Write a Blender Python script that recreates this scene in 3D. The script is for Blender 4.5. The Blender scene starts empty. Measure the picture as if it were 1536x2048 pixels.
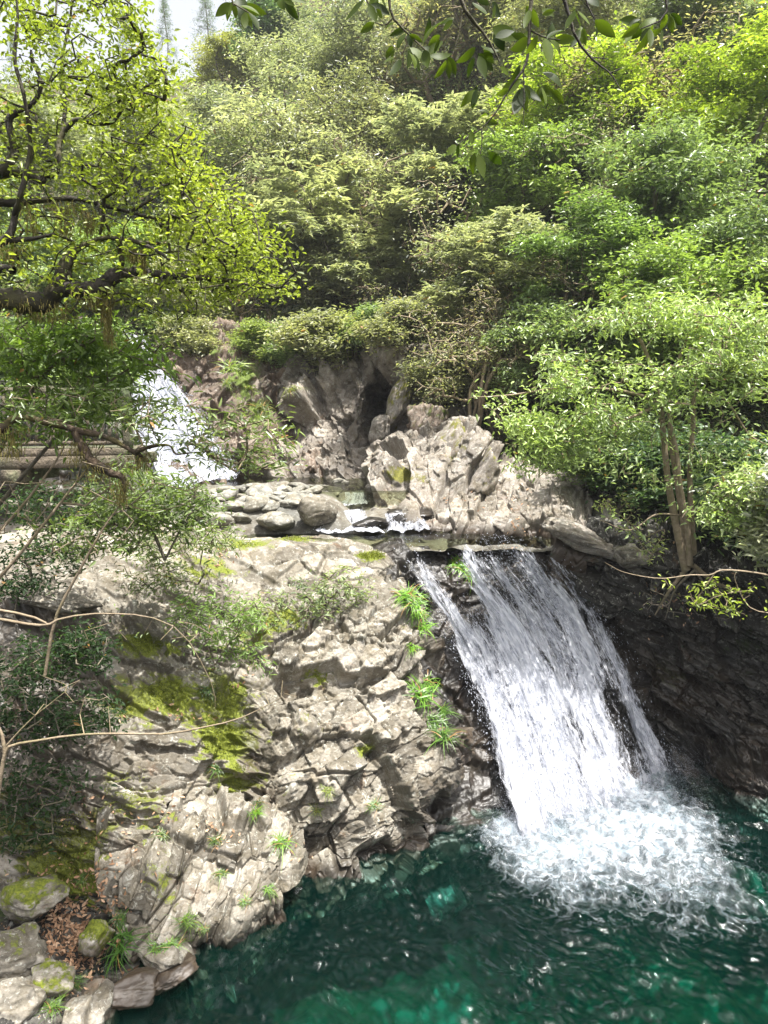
import bpy, math, random
import numpy as np
from mathutils import Vector

random.seed(7)
rng = np.random.default_rng(7)
scene = bpy.context.scene
COL = scene.collection

# ------------------------------------------------------------------ camera
F = 1479.0
PITCH = math.radians(7.5)
H = 7.0
cp, sp_ = math.cos(PITCH), math.sin(PITCH)
cam_d = bpy.data.cameras.new('camera')
cam = bpy.data.objects.new('camera', cam_d)
COL.objects.link(cam)
cam.location = (0, 0, H)
cam.rotation_euler = (math.radians(90) - PITCH, 0, 0)
cam_d.sensor_fit = 'VERTICAL'
cam_d.sensor_height = 36.0
cam_d.sensor_width = 27.0
cam_d.lens = F / 2048 * 36
cam_d.clip_end = 2000
cam_d.clip_start = 0.05
scene.camera = cam


def P(px, py, Y):
    px, py, Y = np.asarray(px, float), np.asarray(py, float), np.asarray(Y, float)
    u = (px - 768) / F
    v = (1024 - py) / F
    y = cp + v * sp_
    z = -sp_ + v * cp
    s = Y / y
    return np.stack([u * s, Y + 0 * s, H + z * s], -1)


def PZ(px, py, z):
    u = (px - 768) / F
    v = (1024 - py) / F
    y = cp + v * sp_
    zz = -sp_ + v * cp
    s = (z - H) / zz
    return np.array([u * s, y * s, z])


def proj(W):
    W = np.asarray(W, float)
    x, y, z = W[..., 0], W[..., 1], W[..., 2] - H
    fwd = y * cp - z * sp_
    up = y * sp_ + z * cp
    fwd = np.maximum(fwd, 1e-3)
    return np.stack([768 + F * x / fwd, 1024 - F * up / fwd], -1)


# ------------------------------------------------------------------ noise
def h32(a):
    a = a.astype(np.uint32)
    a = (a ^ (a >> np.uint32(16))) * np.uint32(0x7feb352d)
    a = (a ^ (a >> np.uint32(15))) * np.uint32(0x846ca68b)
    return a ^ (a >> np.uint32(16))


def hash3(ix, iy, iz, seed):
    a = h32(ix.astype(np.int64).astype(np.uint32) * np.uint32(73856093) + np.uint32(seed * 7919 + 13))
    a = h32(a + iy.astype(np.int64).astype(np.uint32) * np.uint32(19349663))
    a = h32(a + iz.astype(np.int64).astype(np.uint32) * np.uint32(83492791))
    return a


def rnd(h, k):
    return h32(h + np.uint32(k * 2654435 + 101)).astype(np.float64) / 4294967295.0


def vnoise(Q, seed=0):
    b = np.floor(Q)
    f = Q - b
    f = f * f * f * (f * (f * 6 - 15) + 10)
    out = 0
    for dx in (0, 1):
        for dy in (0, 1):
            for dz in (0, 1):
                h = hash3(b[..., 0] + dx, b[..., 1] + dy, b[..., 2] + dz, seed).astype(np.float64) / 4294967295.0
                w = (f[..., 0] if dx else 1 - f[..., 0]) * (f[..., 1] if dy else 1 - f[..., 1]) * (f[..., 2] if dz else 1 - f[..., 2])
                out = out + h * w
    return out * 2 - 1


def fbm(Q, oct=4, seed=0, gain=0.5):
    a, s, t = 1.0, 0, 0
    for k in range(oct):
        s = s + a * vnoise(Q * (2 ** k), seed + k * 17)
        t += a
        a *= gain
    return s / t


def voro(Q, seed, cheb=False):
    b = np.floor(Q)
    f1 = np.full(Q.shape[:-1], 9.0)
    f2 = f1.copy()
    hid = np.zeros(Q.shape[:-1], np.uint32)
    hid2 = hid.copy()
    vec = np.zeros(Q.shape)
    vec2 = vec.copy()
    for dx in (-1, 0, 1):
        for dy in (-1, 0, 1):
            for dz in (-1, 0, 1):
                cx, cy, cz = b[..., 0] + dx, b[..., 1] + dy, b[..., 2] + dz
                h = hash3(cx, cy, cz, seed)
                d = np.stack([Q[..., 0] - cx - rnd(h, 1), Q[..., 1] - cy - rnd(h, 2), Q[..., 2] - cz - rnd(h, 3)], -1)
                dd = np.abs(d).max(-1) if cheb else np.sqrt((d * d).sum(-1))
                m = dd < f1
                m2 = (~m) & (dd < f2)
                f2 = np.where(m, f1, np.where(m2, dd, f2))
                hid2 = np.where(m, hid, np.where(m2, h, hid2))
                vec2 = np.where(m[..., None], vec, np.where(m2[..., None], d, vec2))
                f1 = np.where(m, dd, f1)
                hid = np.where(m, h, hid)
                vec = np.where(m[..., None], d, vec)
    return f1, f2, hid, vec, hid2, vec2


def sstep(a, b, x):
    t = np.clip((x - a) / (b - a), 0, 1)
    return t * t * (3 - 2 * t)


def rotm(rx, ry, rz):
    cx, sx, cy, sy, cz, sz = math.cos(rx), math.sin(rx), math.cos(ry), math.sin(ry), math.cos(rz), math.sin(rz)
    X = np.array([[1, 0, 0], [0, cx, -sx], [0, sx, cx]])
    Y = np.array([[cy, 0, sy], [0, 1, 0], [-sy, 0, cy]])
    Z = np.array([[cz, -sz, 0], [sz, cz, 0], [0, 0, 1]])
    return Z @ Y @ X


# ------------------------------------------------------------------ mesh helpers
def mesh_from(name, V, Fs, attrs=None, uv=None, smooth=False):
    """V (n,3); Fs list of (m,k) index arrays"""
    me = bpy.data.meshes.new(name)
    V = np.ascontiguousarray(V, np.float32)
    me.vertices.add(len(V))
    me.vertices.foreach_set('co', V.ravel())
    idx = np.concatenate([f.ravel() for f in Fs]).astype(np.int32)
    starts, o = [], 0
    for f in Fs:
        starts.append(o + np.arange(len(f)) * f.shape[1])
        o += f.size
    starts = np.concatenate(starts).astype(np.int32)
    me.loops.add(len(idx))
    me.loops.foreach_set('vertex_index', idx)
    me.polygons.add(len(starts))
    me.polygons.foreach_set('loop_start', starts)
    if smooth:
        me.polygons.foreach_set('use_smooth', np.ones(len(starts), bool))
    me.update(calc_edges=True)
    for k, a in (attrs or {}).items():
        at = me.attributes.new(k, 'FLOAT', 'POINT')
        at.data.foreach_set('value', np.ascontiguousarray(a, np.float32).ravel())
    if uv is not None:
        l = me.uv_layers.new(name='UVMap')
        l.data.foreach_set('uv', np.ascontiguousarray(uv[idx], np.float32).ravel())
    return me


def link(name, me, mat, parent=None, loc=None, **props):
    o = bpy.data.objects.new(name, me)
    COL.objects.link(o)
    if me is not None and mat is not None and not me.materials:
        me.materials.append(mat)
    if parent is not None:
        o.parent = parent
    if loc is not None:
        o.location = loc
    for k, v in props.items():
        o[k] = v
    return o


def thing(name, label, cat, loc=(0, 0, 0), rz=0, group=None):
    o = bpy.data.objects.new(name, None)
    COL.objects.link(o)
    o.location = loc
    o.rotation_euler = (0, 0, rz)
    o.empty_display_size = 0.2
    o['label'] = label
    o['category'] = cat
    if group:
        o['group'] = group
    return o


def grid_faces(nv, nu):
    i = np.arange(nv * nu).reshape(nv, nu)
    return np.stack([i[:-1, :-1], i[:-1, 1:], i[1:, 1:], i[1:, :-1]], -1).reshape(-1, 4)


def cr_axis(A, t):
    n = len(A)
    i = np.clip(np.floor(t).astype(int), 0, n - 2)
    f = (t - i).reshape((-1,) + (1,) * (A.ndim - 1))
    p0 = np.where((i > 0).reshape(f.shape), A[np.maximum(i - 1, 0)], 2 * A[i] - A[i + 1])
    p1, p2 = A[i], A[i + 1]
    p3 = np.where((i + 2 < n).reshape(f.shape), A[np.minimum(i + 2, n - 1)], 2 * A[i + 1] - A[i])
    return 0.5 * (2 * p1 + (p2 - p0) * f + (2 * p0 - 5 * p1 + 4 * p2 - p3) * f ** 2 + (3 * p1 - p0 - 3 * p2 + p3) * f ** 3)


def surf(W, nv, nu):
    A = cr_axis(W, np.linspace(0, W.shape[0] - 1, nv))
    A = cr_axis(A.transpose(1, 0, 2), np.linspace(0, W.shape[1] - 1, nu)).transpose(1, 0, 2)
    return A


def normals(S):
    du = np.gradient(S, axis=1)
    dv = np.gradient(S, axis=0)
    n = np.cross(du, dv)
    n /= np.linalg.norm(n, axis=-1, keepdims=True) + 1e-9
    tocam = np.array([0, 0, H]) - S
    if (n * tocam).sum() < 0:
        n = -n
    return n


def gridW(rows):
    G = np.array(rows, float)
    return P(G[..., 0], G[..., 1], G[..., 2])


# ------------------------------------------------------------------ materials
class NT:
    def __init__(self, name):
        self.m = bpy.data.materials.new(name)
        self.m.use_nodes = True
        self.t = self.m.node_tree
        self.t.nodes.clear()
        self.out = self.n('ShaderNodeOutputMaterial')

    def n(self, ty, **kw):
        nd = self.t.nodes.new(ty)
        for k, v in kw.items():
            if k.startswith('i_'):
                nd.inputs[k[2:].replace('_', ' ')].default_value = v
            else:
                setattr(nd, k, v)
        return nd

    def l(self, a, b):
        self.t.links.new(a, b)

    def val(self, s, inp):
        if isinstance(s, (int, float)):
            inp.default_value = s
        elif isinstance(s, tuple):
            inp.default_value = s if len(s) == 4 else (*s, 1)
        else:
            self.l(s, inp)

    def math(self, op, a, b=None, clamp=False):
        nd = self.n('ShaderNodeMath', operation=op, use_clamp=clamp)
        self.val(a, nd.inputs[0])
        if b is not None:
            self.val(b, nd.inputs[1])
        return nd.outputs[0]

    def mix(self, f, a, b, mode='MIX'):
        nd = self.n('ShaderNodeMix', data_type='RGBA', blend_type=mode)
        self.val(f, nd.inputs['Factor'])
        self.val(a, nd.inputs['A'])
        self.val(b, nd.inputs['B'])
        return nd.outputs['Result']

    def attr(self, name):
        return self.n('ShaderNodeAttribute', attribute_name=name).outputs['Fac']

    def noise(self, scale, detail=4, rough=0.55, vec=None, dist=0.0):
        nd = self.n('ShaderNodeTexNoise')
        nd.inputs['Scale'].default_value = scale
        nd.inputs['Detail'].default_value = detail
        nd.inputs['Roughness'].default_value = rough
        nd.inputs['Distortion'].default_value = dist
        if vec is not None:
            self.l(vec, nd.inputs['Vector'])
        return nd.outputs['Fac']

    def ramp(self, f, stops):
        nd = self.n('ShaderNodeValToRGB')
        cr = nd.color_ramp
        while len(cr.elements) < len(stops):
            cr.elements.new(0.5)
        for e, (p, c) in zip(cr.elements, stops):
            e.position = p
            e.color = c if len(c) == 4 else (*c, 1)
        self.val(f, nd.inputs[0])
        return nd.outputs[0]

    def range(self, x, a, b, c=0, d=1):
        nd = self.n('ShaderNodeMapRange')
        self.val(x, nd.inputs[0])
        for i, v in enumerate((a, b, c, d)):
            nd.inputs[i + 1].default_value = v
        return nd.outputs[0]

    def coord(self, which='Object'):
        return self.n('ShaderNodeTexCoord').outputs[which]

    def scalevec(self, vec, s):
        nd = self.n('ShaderNodeMapping')
        nd.inputs['Scale'].default_value = s
        self.l(vec, nd.inputs['Vector'])
        return nd.outputs[0]

    def bump(self, h, strength, dist):
        nd = self.n('ShaderNodeBump')
        nd.inputs['Strength'].default_value = strength
        nd.inputs['Distance'].default_value = dist
        self.l(h, nd.inputs['Height'])
        return nd.outputs[0]


def rock_material(name, c1, c2, c3, moss_c=(0.115, 0.14, 0.012), wet_c=(0.026, 0.022, 0.018), seed=0.0):
    t = NT(name)
    geo = t.n('ShaderNodeNewGeometry')
    pos = geo.outputs['Position']
    cell = t.attr('cell')
    cell2 = t.attr('cell2')
    big = t.noise(0.8, 5, 0.6, pos)
    mid = t.noise(4.0, 6, 0.65, pos, 0.6)
    fine = t.noise(28.0, 5, 0.7, pos)
    col = t.ramp(t.math('ADD', t.math('MULTIPLY', cell, 0.55), t.math('MULTIPLY', big, 0.5)), [(0.22, c1), (0.55, c2), (0.85, c3)])
    col = t.mix(t.range(cell2, 0.0, 1.0, 0, 0.75), col, t.mix(1.0, col, (0.58, 0.57, 0.55), 'MULTIPLY'))
    # mottling, lichen, rust
    col = t.mix(t.range(mid, 0.42, 0.62), col, t.mix(1.0, col, (0.62, 0.58, 0.5), 'MULTIPLY'))
    lich = t.range(t.noise(9.0, 4, 0.75, pos, 1.0), 0.56, 0.64)
    col = t.mix(t.math('MULTIPLY', lich, 0.6), col, (0.46, 0.46, 0.41))
    rust = t.range(t.noise(1.6, 5, 0.7, pos, 0.5), 0.60, 0.72)
    col = t.mix(t.math('MULTIPLY', rust, 0.45), col, (0.19, 0.10, 0.05))
    veins = t.range(t.noise(18.0, 3, 0.6, t.scalevec(pos, (0.5, 0.5, 3.0)), 1.5), 0.36, 0.44)
    col = t.mix(veins, t.mix(1.0, col, (0.7, 0.66, 0.6), 'MULTIPLY'), col)
    col = t.mix(t.range(fine, 0.3, 0.7), t.mix(1.0, col, (0.72, 0.72, 0.72), 'MULTIPLY'), t.mix(1.0, col, (1.18, 1.18, 1.18), 'MULTIPLY'))
    stain = t.range(t.noise(1.3, 5, 0.7, t.scalevec(pos, (1.0, 1.0, 0.6)), 0.8), 0.50, 0.62)
    col = t.mix(t.math('MULTIPLY', stain, 0.6), col, t.mix(1.0, col, (0.46, 0.44, 0.38), 'MULTIPLY'))
    # moss
    moss = t.range(t.math('ADD', t.math('ADD', t.attr('moss'), t.math('MULTIPLY', t.math('SUBTRACT', cell2, 0.5), 0.35)), t.math('ADD', t.math('MULTIPLY', t.math('SUBTRACT', mid, 0.5), 1.3), t.math('MULTIPLY', t.math('SUBTRACT', fine, 0.5), 0.9))), 0.45, 0.68)
    mcol = t.mix(t.range(t.noise(35, 3, 0.6, pos), 0.3, 0.7), t.mix(1.0, moss_c, (0.45, 0.5, 0.5), 'MULTIPLY'), t.mix(1.0, moss_c, (1.5, 1.4, 1.2), 'MULTIPLY'))
    col = t.mix(moss, col, mcol)
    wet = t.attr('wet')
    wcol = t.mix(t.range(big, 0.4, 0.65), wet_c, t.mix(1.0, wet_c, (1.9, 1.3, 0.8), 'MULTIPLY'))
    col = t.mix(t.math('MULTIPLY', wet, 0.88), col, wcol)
    b = t.n('ShaderNodeBsdfPrincipled')
    t.l(col, b.inputs['Base Color'])
    r = t.range(wet, 0, 1, 0.82, 0.36)
    t.l(r, b.inputs['Roughness'])
    b.inputs['Specular IOR Level'].default_value = 0.4
    hgt = t.math('ADD', t.math('MULTIPLY', fine, 0.4), t.math('MULTIPLY', t.noise(9, 6, 0.7, t.scalevec(pos, (1, 1, 2.4)), 0.8), 1.0))
    t.l(t.bump(hgt, 0.35, 0.018), b.inputs['Normal'])
    t.l(b.outputs[0], t.out.inputs[0])
    return t.m


def leaf_material(name, trans=0.4, rough=0.4, spec=0.5):
    t = NT(name)
    oc = t.n('ShaderNodeObjectInfo').outputs['Color']
    tint = t.attr('tint')
    lo = t.mix(1.0, oc, (0.45, 0.52, 0.62), 'MULTIPLY')
    hi = t.mix(1.0, oc, (2.05, 1.9, 1.6), 'MULTIPLY')
    col = t.mix(tint, lo, hi)
    dry = t.range(tint, 0.985, 0.99)
    col = t.mix(dry, col, (0.30, 0.17, 0.06))
    b = t.n('ShaderNodeBsdfPrincipled')
    t.l(col, b.inputs['Base Color'])
    b.inputs['Roughness'].default_value = rough
    b.inputs['Specular IOR Level'].default_value = spec
    tr = t.n('ShaderNodeBsdfTranslucent')
    t.l(t.mix(1.0, col, (1.6, 1.7, 0.8), 'MULTIPLY'), tr.inputs[0])
    mx = t.n('ShaderNodeMixShader')
    mx.inputs[0].default_value = trans
    t.l(b.outputs[0], mx.inputs[1])
    t.l(tr.outputs[0], mx.inputs[2])
    t.l(mx.outputs[0], t.out.inputs[0])
    return t.m


def bark_material(name, c1, c2, scale=12, moss=0.0):
    t = NT(name)
    pos = t.coord('Object')
    n1 = t.noise(scale, 5, 0.7, pos, 0.5)
    n2 = t.noise(3.0, 4, 0.6, pos)
    col = t.ramp(n1, [(0.3, c1), (0.7, c2)])
    if moss:
        col = t.mix(t.math('MULTIPLY', t.range(n2, 0.45, 0.6), moss), col, t.mix(n1, (0.03, 0.035, 0.006), (0.16, 0.15, 0.02)))
    b = t.n('ShaderNodeBsdfPrincipled')
    t.l(col, b.inputs['Base Color'])
    b.inputs['Roughness'].default_value = 0.85
    t.l(t.bump(n1, 0.8, 0.02), b.inputs['Normal'])
    t.l(b.outputs[0], t.out.inputs[0])
    return t.m


def soil_material(name, a, bcol, c):
    t = NT(name)
    pos = t.n('ShaderNodeNewGeometry').outputs['Position']
    n1 = t.noise(6, 6, 0.7, pos, 0.6)
    n2 = t.noise(0.7, 4, 0.6, pos)
    col = t.ramp(n1, [(0.3, a), (0.5, bcol), (0.72, c)])
    col = t.mix(t.range(n2, 0.4, 0.65), col, t.mix(1.0, col, (0.6, 0.95, 0.6), 'MULTIPLY'))
    b = t.n('ShaderNodeBsdfPrincipled')
    t.l(col, b.inputs['Base Color'])
    b.inputs['Roughness'].default_value = 0.95
    t.l(t.bump(n1, 1.0, 0.1), b.inputs['Normal'])
    t.l(b.outputs[0], t.out.inputs[0])
    return t.m


M_rock = rock_material('rock_beige', (0.12, 0.108, 0.088), (0.25, 0.23, 0.19), (0.40, 0.372, 0.325))
M_rockp = rock_material('rock_pinkish', (0.20, 0.18, 0.155), (0.30, 0.272, 0.24), (0.40, 0.37, 0.33), moss_c=(0.12, 0.12, 0.02))
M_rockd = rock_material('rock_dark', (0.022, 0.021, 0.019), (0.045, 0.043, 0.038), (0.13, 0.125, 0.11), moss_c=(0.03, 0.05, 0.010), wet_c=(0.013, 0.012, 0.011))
M_rockh = rock_material('rock_weathered', (0.16, 0.14, 0.12), (0.27, 0.242, 0.21), (0.38, 0.345, 0.30), moss_c=(0.11, 0.12, 0.03))
M_stone = rock_material('stream_stone', (0.17, 0.17, 0.15), (0.27, 0.265, 0.235), (0.36, 0.345, 0.29))
M_rockb = rock_material('rock_brown', (0.12, 0.085, 0.06), (0.20, 0.15, 0.115), (0.30, 0.25, 0.21), moss_c=(0.09, 0.13, 0.02))
M_leaf = leaf_material('leaf', 0.40, 0.42, 0.6)
M_leafg = leaf_material('leaf_glossy', 0.3, 0.36, 0.85)
M_leafh = leaf_material('leaf_thick', 0.5, 0.5, 0.25)
M_barkd = bark_material('bark_dark', (0.012, 0.010, 0.008), (0.05, 0.04, 0.03), 14, 0.35)
M_barkm = bark_material('bark_mossy', (0.02, 0.015, 0.01), (0.09, 0.06, 0.035), 10, 0.8)
M_barkl = bark_material('bark_pale', (0.16, 0.12, 0.075), (0.30, 0.24, 0.165), 10, 0.35)
M_barkg = bark_material('bark_grey', (0.07, 0.055, 0.04), (0.20, 0.17, 0.13), 12, 0.25)
M_soil = soil_material('forest_soil', (0.03, 0.024, 0.014), (0.075, 0.055, 0.03), (0.16, 0.115, 0.065))
M_moss = bark_material('hanging_moss', (0.12, 0.10, 0.02), (0.30, 0.26, 0.07), 30)
M_conc = soil_material('weathered_concrete', (0.06, 0.048, 0.034), (0.125, 0.10, 0.072), (0.22, 0.18, 0.13))


def litter_material():
    t = NT('dry_leaf')
    tint = t.attr('tint')
    col = t.ramp(tint, [(0.0, (0.12, 0.06, 0.03)), (0.5, (0.30, 0.17, 0.09)), (1.0, (0.46, 0.31, 0.20))])
    b = t.n('ShaderNodeBsdfPrincipled')
    t.l(col, b.inputs['Base Color'])
    b.inputs['Roughness'].default_value = 0.7
    t.l(b.outputs[0], t.out.inputs[0])
    return t.m


M_litter = litter_material()


# ------------------------------------------------------------------ rock patches
SURF = []          # displaced vertex clouds, for setting plants down on them


def frame(n, spin=0.0):
    z = np.array(n, float)
    z /= np.linalg.norm(z)
    x = np.cross([0.1, 1.0, 0.2], z)
    x /= np.linalg.norm(x)
    y = np.cross(z, x)
    c, q = math.cos(spin), math.sin(spin)
    return np.stack([x * c + y * q, y * c - x * q, z])


def rock_disp(S, seed, levels, bed=(0.5, 0.35, 0.3), warp=0.06):
    R = bed if isinstance(bed, np.ndarray) else rotm(*bed)
    Q = S @ R.T
    Q = Q + warp * np.stack([fbm(S * 0.9 + 5, 3, seed), fbm(S * 0.9 + 31, 3, seed + 3), fbm(S * 0.9 + 77, 3, seed + 5)], -1)
    d = np.zeros(S.shape[:-1])
    cells = []
    for k, (size, amp, tilt, crack, cw) in enumerate(levels):
        q = Q / np.array(size)
        f1, f2, hid, vec, hid2, vec2 = voro(q, seed + 11 * k, True)

        def plane(hh, vv):
            tv = np.stack([rnd(hh, 5), rnd(hh, 6), rnd(hh, 7)], -1) - 0.5
            return amp * (rnd(hh, 4) - 0.5) * 1.6 + amp * tilt * 2 * (vv * tv).sum(-1)
        wgt = 0.5 + 0.5 * sstep(0, 0.075, f2 - f1)
        dd = plane(hid, vec) * wgt + plane(hid2, vec2) * (1 - wgt)
        dd -= crack * (1 - sstep(0, cw, f2 - f1))
        d += dd
        cells.append(rnd(hid, 8))
    return d, cells


LV_BIG = [((2.0, 1.3, 1.0), 0.46, 1.0, 0.16, 0.04), ((0.68, 0.48, 0.36), 0.135, 1.1, 0.08, 0.04), ((0.23, 0.17, 0.12), 0.032, 1.2, 0.018, 0.07), ((0.08, 0.06, 0.045), 0.007, 1.2, 0.0, 0.1)]
LV_FAR = [((2.6, 1.7, 1.4), 0.55, 1.0, 0.10, 0.05), ((1.0, 0.7, 0.5), 0.16, 1.2, 0.05, 0.07), ((0.36, 0.27, 0.18), 0.045, 1.3, 0.015, 0.1)]
LV_STRATA = [((1.6, 1.2, 0.5), 0.32, 0.8, 0.12, 0.10), ((0.6, 0.5, 0.17), 0.14, 0.8, 0.05, 0.12), ((0.25, 0.2, 0.06), 0.05, 0.8, 0.02, 0.14)]
LV_BEDS = [((1.8, 1.4, 0.55), 0.34, 0.9, 0.10, 0.07), ((0.8, 0.6, 0.16), 0.12, 1.0, 0.06, 0.09), ((0.3, 0.24, 0.06), 0.036, 1.0, 0.016, 0.12)]
LV_SLAB = [((1.9, 2.2, 0.62), 0.42, 0.8, 0.16, 0.06), ((0.9, 1.0, 0.30), 0.09, 1.0, 0.05, 0.07), ((0.34, 0.3, 0.14), 0.03, 1.2, 0.012, 0.1)]
LV_KNOB = [((1.2, 1.2, 0.55), 0.22, 0.9, 0.10, 0.05), ((0.5, 0.5, 0.26), 0.07, 1.2, 0.05, 0.07), ((0.2, 0.2, 0.12), 0.02, 1.2, 0.010, 0.1)]


def spots_mask(px, spots):
    m = np.zeros(px.shape[:-1])
    for (x, y, rx, ry, s) in spots:
        d = ((px[..., 0] - x) / rx) ** 2 + ((px[..., 1] - y) / ry) ** 2
        m = np.maximum(m, s * np.exp(-d))
    return m


o_moss = {}


def rock_patch(name, rows, nv, nu, levels, mat, seed, label=None, cat=None, moss=(), wet=(), down=None, bed=(0.5, 0.35, 0.3),
               mossbase=0.0, waterline=None, fade=0.0, amp=1.0, world=None, kind=None, beds=None):
    W = gridW(rows) if world is None else world
    if down is not None:
        last = W[-1] + np.array(down)
        W = np.concatenate([W, last[None]], 0)
    S = surf(W, nv, nu)
    N = normals(S)
    d, cells = rock_disp(S, seed, levels, bed)
    if beds is not None:
        d2, c2 = rock_disp(S, seed + 500, LV_BEDS, beds)
        q = proj(S)[..., 0] + 40 * fbm(S * 1.2, 2, seed)
        mk = sstep(590, 500, q) if False else 1 - sstep(500, 580, q)
        d = d * (1 - mk) + d2 * mk
        cells = [a * (1 - mk) + b * mk for a, b in zip(cells, c2)]
    d = d * amp + 0.005 * fbm(S * 9, 3, seed + 40)
    if fade:
        vv = np.linspace(0, 1, nv)[:, None]
        d = d * (0.22 + 0.78 * sstep(fade * 0.8, fade * 2.3, vv)) - 0.06 * (1 - sstep(fade * 0.6, fade * 1.6, vv))
    V = S + N * d[..., None]
    N2 = normals(V)
    px = proj(V)
    mo = spots_mask(px, moss) + mossbase + 0.25 * np.maximum(N2[..., 2], 0) * (spots_mask(px, moss) + mossbase > 0.12) + 0.2 * fbm(S * 2.2, 3, seed + 9)
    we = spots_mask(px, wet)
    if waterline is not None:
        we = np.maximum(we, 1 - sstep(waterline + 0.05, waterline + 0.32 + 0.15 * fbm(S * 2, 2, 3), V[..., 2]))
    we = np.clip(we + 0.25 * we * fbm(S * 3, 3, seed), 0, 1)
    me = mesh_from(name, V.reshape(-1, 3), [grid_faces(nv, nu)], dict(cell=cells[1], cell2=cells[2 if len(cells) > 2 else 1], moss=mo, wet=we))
    o = link(name, me, mat)
    if label:
        o['label'] = label
        o['category'] = cat
    if kind:
        o['kind'] = kind
    SURF.append((V.reshape(-1, 3), px.reshape(-1, 2), N2.reshape(-1, 3)))
    o_moss[o.name] = mo
    return o, V, N2


_cat = None


def surf_at(px, py, r=7, back=False):
    """point and normal of the built ground seen at this place"""
    best = None
    for V, X, N in SURF:
        m = (np.abs(X[:, 0] - px) < r) & (np.abs(X[:, 1] - py) < r)
        if m.any():
            i = np.nonzero(m)[0]
            j = i[np.argmin(V[i, 1])]
            if best is None or V[j, 1] < best[0][1]:
                best = (V[j], N[j])
    if best is None:
        if r < 60:
            return surf_at(px, py, r * 2)
        return None
    return best


# ------------------------------------------------------------------ SETTING: rocks
# left rock slope beside the lower fall
A_rows = [
    [(-200, 985, 15.2), (100, 1000, 16.0), (330, 1025, 16.4), (480, 1065, 16.2), (640, 1072, 16.2), (765, 1095, 16.0), (800, 1110, 16.4)],
    [(-200, 1080, 13), (100, 1090, 13.5), (330, 1080, 14.2), (480, 1082, 14.7), (640, 1082, 14.9), (768, 1106, 15.0), (815, 1125, 15.7)],
    [(-200, 1200, 12), (80, 1200, 12.3), (300, 1190, 12.8), (480, 1180, 13.5), (660, 1180, 13.9), (790, 1175, 14.2), (838, 1190, 15.1)],
    [(-200, 1330, 11), (80, 1330, 11.3), (300, 1320, 11.8), (480, 1300, 12.4), (680, 1300, 12.8), (825, 1290, 13.2), (890, 1300, 14.4)],
    [(-200, 1450, 10.2), (80, 1450, 10.4), (280, 1450, 10.9), (480, 1430, 11.6), (690, 1430, 11.9), (868, 1420, 12.6), (925, 1420, 14.0)],
    [(-200, 1570, 9.6), (80, 1570, 9.8), (280, 1570, 10.3), (490, 1560, 11.1), (700, 1560, 11.2), (880, 1540, 12.1), (940, 1540, 13.4)],
    [(-200, 1700, 9.2), (80, 1700, 9.4), (300, 1690, 9.9), (520, 1670, 10.8), (710, 1670, 10.9), (850, 1640, 11.7), (930, 1630, 13.0)],
    [(-200, 1860, 8.6), (80, 1850, 9.0), (300, 1820, 9.4), (540, 1760, 10.5), (715, 1735, 10.7), (825, 1695, 11.4), (905, 1680, 12.5)],
]
MOSS_A = [(300, 1290, 70, 30, 0.75), (330, 1390, 100, 40, 0.8), (440, 1400, 60, 60, 0.85), (450, 1480, 60, 40, 0.9), (260, 1420, 60, 30, 0.6), (500, 1280, 60, 30, 0.5),
          (470, 1560, 50, 40, 0.6), (240, 1600, 70, 60, 0.4), (130, 1740, 90, 120, 0.75), (40, 1650, 90, 90, 0.5), (480, 1090, 60, 10, 0.42), (590, 1078, 40, 6, 0.4), (740, 1112, 28, 9, 0.75),
          (560, 1240, 50, 30, 0.4), (735, 1500, 20, 12, 0.8), (640, 1350, 40, 20, 0.5), (420, 1140, 60, 30, 0.4)]
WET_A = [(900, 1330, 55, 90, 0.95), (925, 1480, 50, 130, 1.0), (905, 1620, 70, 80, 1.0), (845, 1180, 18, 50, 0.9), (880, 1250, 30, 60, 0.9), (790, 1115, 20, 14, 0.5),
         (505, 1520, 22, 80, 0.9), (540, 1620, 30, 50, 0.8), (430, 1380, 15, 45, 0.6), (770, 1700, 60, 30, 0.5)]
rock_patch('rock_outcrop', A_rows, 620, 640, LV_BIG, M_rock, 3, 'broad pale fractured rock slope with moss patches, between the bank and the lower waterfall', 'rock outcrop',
           [(a, b, c * 1.1, d * 1.1, e + 0.12) for a, b, c, d, e in MOSS_A], WET_A + [(40, 1430, 190, 150, 1.0), (80, 1620, 160, 100, 1.0), (20, 1250, 150, 80, 0.95)], down=(0, 0.3, -1.2), bed=(0.35, 0.5, 0.55), waterline=0.0, fade=0.16, beds=frame((0.42, -0.30, 0.86)))  # far-left wet spots darken the rock to stand in for tree shade
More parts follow.
